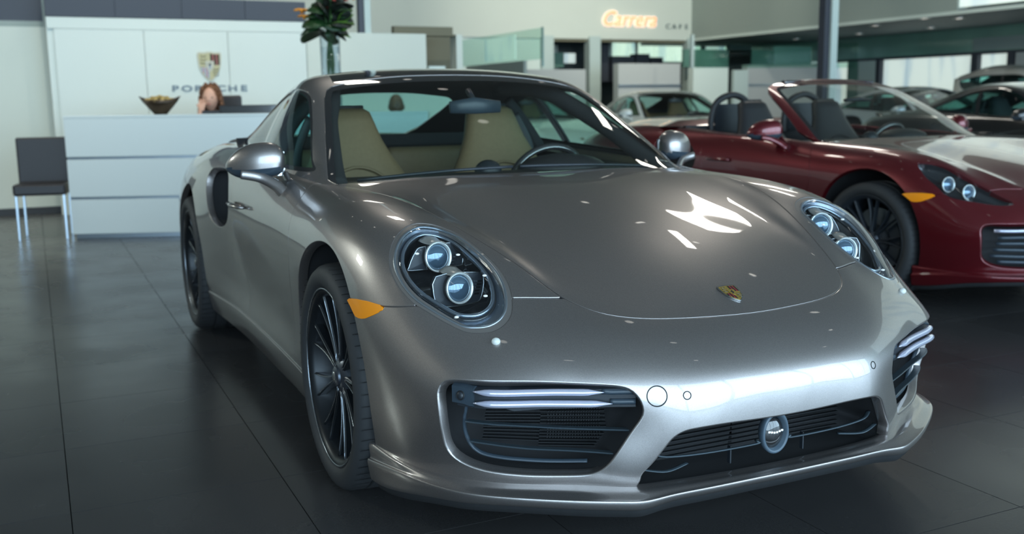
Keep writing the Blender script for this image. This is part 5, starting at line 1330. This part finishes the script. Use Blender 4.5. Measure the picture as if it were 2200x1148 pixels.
# monitors behind the ledge
def monitor(s,w_,label):
    t=empty('monitor',label,'monitor',dp(s,.40,.74),DR)
    o=box('screen_back',(0,0,.235),(.03,w_,.33),M['gloss'],t,bevel=.008); box('stand',(-.03,0,.06),(.03,.08,.12),M['plastic'],t); box('foot',(-.03,0,.008),(.18,.24,.016),M['plastic'],t,bevel=.004)
    V,F=lathe_vf([(.0001,.002),(.022,.002),(.024,0)],(.0155,0,.30),(1,0,0),20); py_obj('badge',V,F,M['satin'],t)
monitor(1.52,.56,'black computer monitor behind the desk ledge, right in front of the woman')
t=empty('desk_phone','small black desk phone left of the woman on the inner worktop','phone',dp(1.14,.40,.74),DR)
box('phone_body',(0,0,.03),(.2,.2,.06),M['plastic'],t,bevel=.01); box('handset',(0,-.06,.08),(.2,.05,.04),M['plastic'],t,bevel=.01)
box('phone_screen_stand',(-.0,.02,.19),(.03,.16,.33),M['plastic'],t,bevel=.006)
# bowl with gilded balls
M['bowl']=mat('dark_bronze_bowl',(.045,.030,.018),.35,.4); M['ball']=mat('gilded_ball',(.34,.25,.09),.5,.3,noise=(60,.5,.4))
bl=empty('bowl','dark boat-shaped bowl filled with golden balls on the desk ledge','bowl',dp(.79,.13,1.068),DR)
V=[];F=[];N=32;R_=[(.055,0,0),(.062,.012,0),(.10,.05,.3),(.135,.09,.7),(.155,.125,1),(.149,.123,1),(.128,.09,.7),(.092,.054,.3),(.04,.02,0)]
for r_,h,up in R_:
    for k in range(N):
        a=2*PI*k/N; e=abs(math.sin(a))**6; V.append((r_*.78*math.cos(a),r_*(1+.16*up*e)*math.sin(a),h+.035*up*e))
for i in range(len(R_)-1):
    for k in range(N): F.append((i*N+k,i*N+(k+1)%N,(i+1)*N+(k+1)%N,(i+1)*N+k))
F.append(tuple(range(N)));F.append(tuple((len(R_)-1)*N+k for k in range(N)))
py_obj('bowl_shell',V,F,M['bowl'],bl)
bm=bmesh.new(); add_sphere(bm,(0,0,0),(.024,.024,.023),12,8); o0=bm_obj('golden_ball',bm,M['ball'],None,True); o0['label']='rough golden ball in the dark bowl on the reception desk'; o0['category']='ornament'; o0['group']='golden balls in the bowl'
bs=[(rr*math.cos(a),rr*1.15*math.sin(a),z) for rr,z,n_ in ((.0,.145,1),(.052,.135,6),(.094,.118,11),(.03,.095,3)) for a in [2*PI*q/n_+.3*n_ for q in range(n_)]]
for i,(a,b,z) in enumerate(bs):
    o=o0 if i==0 else o0.copy()
    if i: COL.objects.link(o)
    o.location=tuple(np.array(dp(.79,.13,1.068))+DN*a+DD*b+np.array([0,0,z+.002]))
# vase with flowers
M['leaf']=mat('dark_green_leaf',(.012,.045,.012),.4,noise=(20,.3,.1)); M['leaf2']=mat('bright_green_leaf',(.07,.16,.02),.4); M['petal']=mat('orange_petal',(.75,.30,.02),.45); M['redpetal']=mat('red_petal',(.32,.03,.015),.45); M['stem']=mat('green_stem',(.03,.10,.02),.5); M['darkleaf']=mat('near_black_foliage',(.012,.018,.012),.5)
vl=np.array(dp(2.28,.13,1.068))
vs=empty('flower_vase','tall clear glass cylinder vase with orange and red flowers on the desk','vase',tuple(vl),0)
V,F=lathe_vf([(.0001,0),(.085,0),(.088,.01),(.088,.72),(.082,.72),(.082,.02),(.0001,.018)],(0,0,0),(0,0,1),40); py_obj('vase_glass',V,F,M['vaseglass'] if 'vaseglass' in M else M['clear'],vs)
V,F=lathe_vf([(.0001,.02),(.081,.02),(.081,.56),(.0001,.56)],(0,0,0),(0,0,1),32); py_obj('water',V,F,M['clear'],vs)
fl_=empty('flower_arrangement','orange lilies, red blooms and dark leaves rising from the glass vase','flowers',tuple(vl+np.array([0,0,.72])),0)
def leaf(name,base,dirv,L_,w_,mt,bend=.3):
    base=np.array(base);dirv=np.array(dirv,float);dirv/=np.linalg.norm(dirv); s=np.cross(dirv,[.3,.2,1]); s/=np.linalg.norm(s); nn=np.cross(s,dirv); V=[];n=7
    for i in range(n+1):
        t=i/n; c=base+dirv*L_*t-np.array([0,0,1])*bend*L_*t*t; ww=w_*math.sin(PI*min(.98,t*.92+.06))**.8
        V+=[c-s*ww,c+nn*ww*.25,c+s*ww]
    F=[]
    for i in range(n): F+=[(i*3,i*3+1,i*3+4,i*3+3),(i*3+1,i*3+2,i*3+5,i*3+4)]
    o=py_obj(name,V,F,mt,fl_); md=o.modifiers.new('s','SOLIDIFY'); md.thickness=.002; return o
for i in range(7):
    a=2*PI*i/7; tube('stem',catmull([(.05*math.cos(a),.05*math.sin(a),-.66),(.03*math.cos(a+2),.03*math.sin(a+2),-.3),(.03*math.cos(a),.03*math.sin(a),.02),(.10*math.cos(a),.10*math.sin(a),.25)],5,False),.007,M['stem'],fl_,6)
LD=DD; 
for (s,z,ds,dz,l_,w_,mt) in ((-.05,.02,-1,-.1,.24,.085,'leaf'),(-.03,.10,-1,.25,.22,.08,'leaf'),(.04,.0,1,-.15,.15,.08,'darkleaf'),(.05,.08,1,.5,.20,.06,'leaf'),(.0,.03,.3,1,.30,.09,'darkleaf'),(.07,.02,.8,.9,.26,.04,'leaf2'),(-.02,.05,-.5,1,.28,.08,'darkleaf'),(.05,.10,.7,.6,.22,.08,'darkleaf'),(0,.0,.1,-.3,.12,.06,'leaf'),(.09,-.01,.6,.3,.10,.07,'leaf2'),(.0,.1,-.2,1,.35,.07,'leaf'),(.03,.2,.5,.8,.2,.07,'darkleaf')):
    for q in (0,1,2): leaf('leaf',LD*(s+.02*(q-1))+np.array([0,0,z+.03*(q-1)])+DN*(.05*(q-1)),LD*ds+DN*(.45*(q-1))+np.array([0,0,dz+.15*(q-1)]),l_*.85,w_*1.9,M[mt])
def bloom(p,mt,r,n=6):
    c=np.array(p)
    for k in range(n):
        a=2*PI*k/n; leaf('petal',c,DN*math.cos(a)+DD*math.sin(a)+np.array([0,0,.6]),r*1.25,r*.5,M[mt],.5)
    bm=bmesh.new(); add_sphere(bm,tuple(c),(.018,.018,.022),10,6); bm_obj('flower_heart',bm,M[mt],fl_,True)
for (s,z,mt,r) in ((-.23,.15,'petal',.07),(-.21,.10,'petal',.06),(-.165,.01,'petal',.045),(-.02,.17,'redpetal',.07),(.02,.26,'redpetal',.08),(.11,.23,'redpetal',.07),(.22,.26,'petal',.05),(.06,.14,'redpetal',.05),(-.1,.28,'petal',.08),(.15,.33,'petal',.07),(0.02,.36,'petal',.08)): bloom(LD*s+np.array([0,0,z]),mt,r)
for i in range(26):
    a=rnd.uniform(0,2*PI); rr=rnd.uniform(.02,.13); z=rnd.uniform(.0,.32); bm=bmesh.new(); add_sphere(bm,tuple(LD*rr*math.cos(a)*1.1+DN*rr*math.sin(a)+np.array([0,0,z])),(.022,.022,.034),8,6); bm_obj('bud',bm,M[('darkleaf','leaf','redpetal','leaf2','darkleaf')[i%5]],fl_,True)
# side chair at the wall
M['chairleather']=mat('black_chair_leather',(.022,.020,.022),.45,noise=(30,.1,.1))
ch=empty('side_chair','black leather side chair with thin metal legs left of the desk','chair',(-6.95,-1.575,0),math.radians(-8))
box('backrest',(-.19,0,.66),(.045,.43,.44),M['chairleather'],ch,bevel=.015); box('seat',(0.02,0,.440),(.43,.42,.10),M['chairleather'],ch,bevel=.02)
for x in (.20,-.20):
    for y in (-.19,.19): box('leg',(x,y,.2),(.020,.020,.40),M['steel'],ch,bevel=.003)
for y in (-.19,.19): box('side_rail',(0,y,.395),(.40,.022,.02),M['satin'],ch)
# ------------------------------------------------------------------ wall lettering
M['letter']=mat('grey_sign_letters',(.16,.20,.23),.45,.2); M['neon']=mat('cream_neon',(.9,.75,.55),.4,emit=(1.,.78,.66),es=.60); M['neoncore']=mat('orange_neon',(.8,.35,.12),.4,emit=(1.,.36,.18),es=.72); M['cafe']=mat('dark_teal_letters',(.09,.13,.13),.5)
def text_obj(name,txt,loc,rot,size,mt,ext=.01,sx=1.,shear=0.,bev=0.,space=1.,parent=None):
    cu_=bpy.data.curves.new(name,'FONT'); cu_.body=txt; cu_.size=size; cu_.extrude=ext; cu_.shear=shear; cu_.bevel_depth=bev; cu_.align_x='CENTER'; cu_.space_character=space; cu_.resolution_u=4
    t=bpy.data.objects.new(name+'_tmp',cu_); COL.objects.link(t); bpy.context.view_layer.update()
    me=bpy.data.meshes.new_from_object(t.evaluated_get(bpy.context.evaluated_depsgraph_get())); bpy.data.objects.remove(t); bpy.data.curves.remove(cu_)
    me.materials.clear(); me.materials.append(mt); o=bpy.data.objects.new(name,me); link(o,parent); o.location=loc; o.rotation_euler=rot; o.scale=(sx,1,1); return o
RX=(PI/2,0,PI/2)
ws_=empty('wall_lettering','wide grey PORSCHE letters on the white wall behind the woman','sign',(-8.895,.215,1.30),0)
for i,c_ in enumerate('PORSCHE'):
    text_obj('letter',c_,(0,-.372+.124*i,0),RX,.092,M['letter'],.006,1.62,0,.002,parent=ws_)
sg=empty('wall_crest','large gold shield crest on the white wall above the lettering','emblem',(-8.90,.225,1.575),0)
crest(sg,(0,0,0),(1,0,0),(0,0,1),.25,.012,True)
ns=empty('neon_sign','glowing cream and orange Carrera script sign on the far wall','sign',(-17.98,11.32,2.86),0)
text_obj('script',"Carrera",(0,0,0),RX,.50,M['neon'],.02,.98,.35,.024,.95,parent=ns); text_obj('script_core',"Carrera",(.04,0,.012),RX,.47,M['neoncore'],.004,.98,.35,.004,1.01,parent=ns)
cs=empty('cafe_sign','small dark CAFE letters beside the glowing script sign','sign',(-17.98,12.72,2.83),0)
for i,c_ in enumerate('CAFE'): text_obj('letter',c_,(0,-.27+.18*i,0),RX,.16,M['cafe'],.01,1.1,0,0,parent=cs)
# ------------------------------------------------------------------ people behind the desk
M['skin']=mat('fair_skin',(.52,.30,.22),.5); M['skin2']=mat('dark_skin',(.10,.055,.035),.45); M['hair']=mat('auburn_hair',(.13,.055,.025),.6,noise=(25,.5,.5)); M['jacket']=mat('black_jacket',(.02,.02,.022),.8); M['lips']=mat('lips',(.40,.13,.11),.4); M['eye']=mat('eye_dark',(.02,.015,.012),.2)
def person(label,H,f,skin,cloth,pose,hair):
    H=np.array(H,float); f=np.array([f[0],f[1],0.]); f/=np.linalg.norm(f); r=np.array([f[1],-f[0],0])   # r = the person's right
    U=np.array([0,0,1.])
    root=empty('person',label,'person',(H[0],H[1],0),0); O=np.array([H[0],H[1],0])
    P={}; neck=H-U*.115-f*.02
    P['pel']=H-U*(H[2]-.54)-f*.10; P['waist']=P['pel']+U*.20+f*.01; P['chest']=neck-U*.20-f*.03; P['nb']=neck-U*.04-f*.01; P['neck']=neck; 
    verts=[('pel',.14),('waist',.115),('chest',.135),('nb',.065),('neck',.052)]
    V=[P[k]-O for k,_ in verts]; R_=[q for _,q in verts]; E=[(0,1),(1,2),(2,3),(3,4)]
    def add(p,rad,par): V.append(np.array(p)-O); R_.append(rad); E.append((par,len(V)-1)); return len(V)-1
    for s in (1,-1):
        hip=add(P['pel']+r*.10*s+f*.03,.095,0); kn=add(P['pel']+r*.13*s+f*.42+U*.0,.062,hip); an=add(P['pel']+r*.13*s+f*.40-U*.43,.040,kn); toe=add(P['pel']+r*.14*s+f*.55-U*.49,.030,an)
        sh=add(P['nb']+r*.165*s-U*.055,.058,3)
        if pose=='chin' and s==1: el=P['nb']+r*.20+f*.20-U*.24; wr=H+r*.075+f*.10-U*.125; dirh=(H+r*.06+f*.085-U*.02)-wr
        else: el=P['nb']+r*.24*s-U*.30+f*.02; wr=P['nb']+r*.15*s+f*.26-U*.33; dirh=f
        e_=add(el,.040,sh); w_=add(wr,.026,e_); dirh=dirh/np.linalg.norm(dirh); pm=wr+dirh*.05; p_=add(pm,.030,w_)
        lat=np.cross(dirh,U if abs(dirh[2])<.8 else f); lat/=np.linalg.norm(lat); cv=-f if pose=='chin' and s==1 else -U
        for q,(o_,l_) in enumerate(((-.027,.040),(-.009,.048),(.009,.046),(.026,.036))):
            b=add(pm+dirh*.028+lat*o_,.0095,p_); c_=add(pm+dirh*(.028+l_*.55)+lat*o_*1.05+cv*.006,.0085,b); add(pm+dirh*(.028+l_)+lat*o_+cv*.022,.007,c_)
        b=add(pm-dirh*.005+lat*-.034,.010,p_); add(pm+dirh*.022+lat*-.050,.0085,b)
    me=bpy.data.meshes.new('body'); me.from_pydata([tuple(v) for v in V],E,[]); o=bpy.data.objects.new('body',me); link(o,None)
    md=o.modifiers.new('s','SKIN'); md.use_smooth_shade=True
    for i,sv in enumerate(me.skin_vertices[0].data): sv.radius=(R_[i],R_[i]*(.8 if i in (0,1,2) else 1)); sv.use_root=(i==0)
    md2=o.modifiers.new('u','SUBSURF'); md2.levels=md2.render_levels=2
    bpy.context.view_layer.update(); dg=bpy.context.evaluated_depsgraph_get(); m2=bpy.data.meshes.new_from_object(o.evaluated_get(dg)); bpy.data.objects.remove(o)
    # head joined into the same mesh
    bm=bmesh.new(); bm.from_mesh(m2); base=len(bm.verts)
    hv=add_sphere(bm,(0,0,0),(1,1,1),28,20)
    for v in hv:
        q=np.array(v.co); x,y,z=q   # x forward, y right, z up
        sx=.098*(1.0 if x>0 else 1.02); sy=.075; sz=.120
        if z<0: sy*=1-.30*(-z)**1.5; sx*=(1-.10*(-z)) if x>0 else (1-.30*(-z))
        px=x*sx; py=y*sy; pz=z*sz
        if x>.5: px+=.018*math.exp(-((y*sy)/.012)**2-((pz+.010)/.022)**2)+.006*math.exp(-((y*sy)/.03)**2-((pz+.055)/.012)**2)-.008*(math.exp(-((abs(py)-.03)/.014)**2-((pz-.012)/.012)**2))
        v.co=Vector(tuple((H-O)+f*px+r*py+U*pz))
    for s in (1,-1): add_sphere(bm,tuple((H-O)+r*.074*s-f*.008-U*.01),(.014,.012,.028),10,8)
    zc0=P['nb'][2]-.01
    for fc in bm.faces:
        c=np.array(fc.calc_center_median())+O; fc.smooth=True
        hand=False
        if c[2]<zc0 or (np.linalg.norm((c-P['nb'])[:2])>.10 and c[2]<H[2]-.16): 
            hand = (pose=='chin' and np.linalg.norm(c-(H+r*.075+f*.10-U*.08))<.085)
            fc.material_index=0 if hand else 1
        else: fc.material_index=0
    b=bm_obj('body',bm,[skin,cloth],root,True)
    for s in (1,-1):
        bm=bmesh.new(); add_sphere(bm,tuple((H-O)+f*.083+r*.030*s+U*.010),(.008,.012,.006),10,6); bm_obj('eye',bm,M['eye'],root,True)
    bm=bmesh.new(); add_sphere(bm,tuple((H-O)+f*.090-U*.052),(.008,.020,.006),10,6,Matrix.Rotation(math.atan2(f[1],f[0]),3,'Z')); bm_obj('mouth',bm,M['lips'],root,True)
    if hair:
        bm=bmesh.new(); rg=random.Random(3)
        add_sphere(bm,tuple((H-O)-f*.025+U*.030),(.098,.094,.112),20,14)
        for i in range(230):
            a=rg.uniform(-1,1)*2.9; z=rg.uniform(-.17,.142); wd=(.098+.022*max(0,-z/.17))*(math.sqrt(max(0,1-(z/.150)**2)) if z>0 else 1)
            fx=-math.cos(a)*.098*(-1); 
            ang=PI+a*.80; px=math.cos(ang)*(wd); py=math.sin(ang)*(wd+.004)
            if px>.040 and z<.080: continue
            add_sphere(bm,tuple((H-O)+f*(px-.01)+r*py+U*z),(.017,.017,.022),7,5)
        bm_obj('hair',bm,M['hair'],root,True)
    return root
person('woman with curly auburn hair seated behind the desk, resting her cheek on her hand',(-7.40,-.02,1.205),(.93,-.34),M['skin'],M['jacket'],'chin',True)
person('bald man in dark clothes seated behind the right part of the desk',(-6.93,1.72,1.11),(.85,-.5),M['skin2'],M['jacket'],'rest',False)
def office_chair(x,y,ang,label,top=1.24,w_=.40):
    t=empty('office_chair',label,'chair',(x,y,0),ang)
    box('backrest',(-.27,0,(.60+top)/2),(.06,w_,top-.60),M['darkleather'],t,bevel=.02); box('seat',(0,0,.43),(.48,.48,.08),M['darkleather'],t,bevel=.02)
    V,F=lathe_vf([(.03,.06),(.03,.39)],(0,0,0),(0,0,1),14); py_obj('column',V,F,M['satin'],t)
    for k in range(5): a=2*PI*k/5; tube('foot',[(0,0,.09),(.28*math.cos(a),.28*math.sin(a),.05)],.018,M['plastic'],t,6)
office_chair(-7.56,.06,math.radians(-20),'black high-backed office chair the curly-haired woman sits on')
office_chair(-7.04,1.80,math.radians(-30),'black office chair under the bald man at the right of the desk',.96)
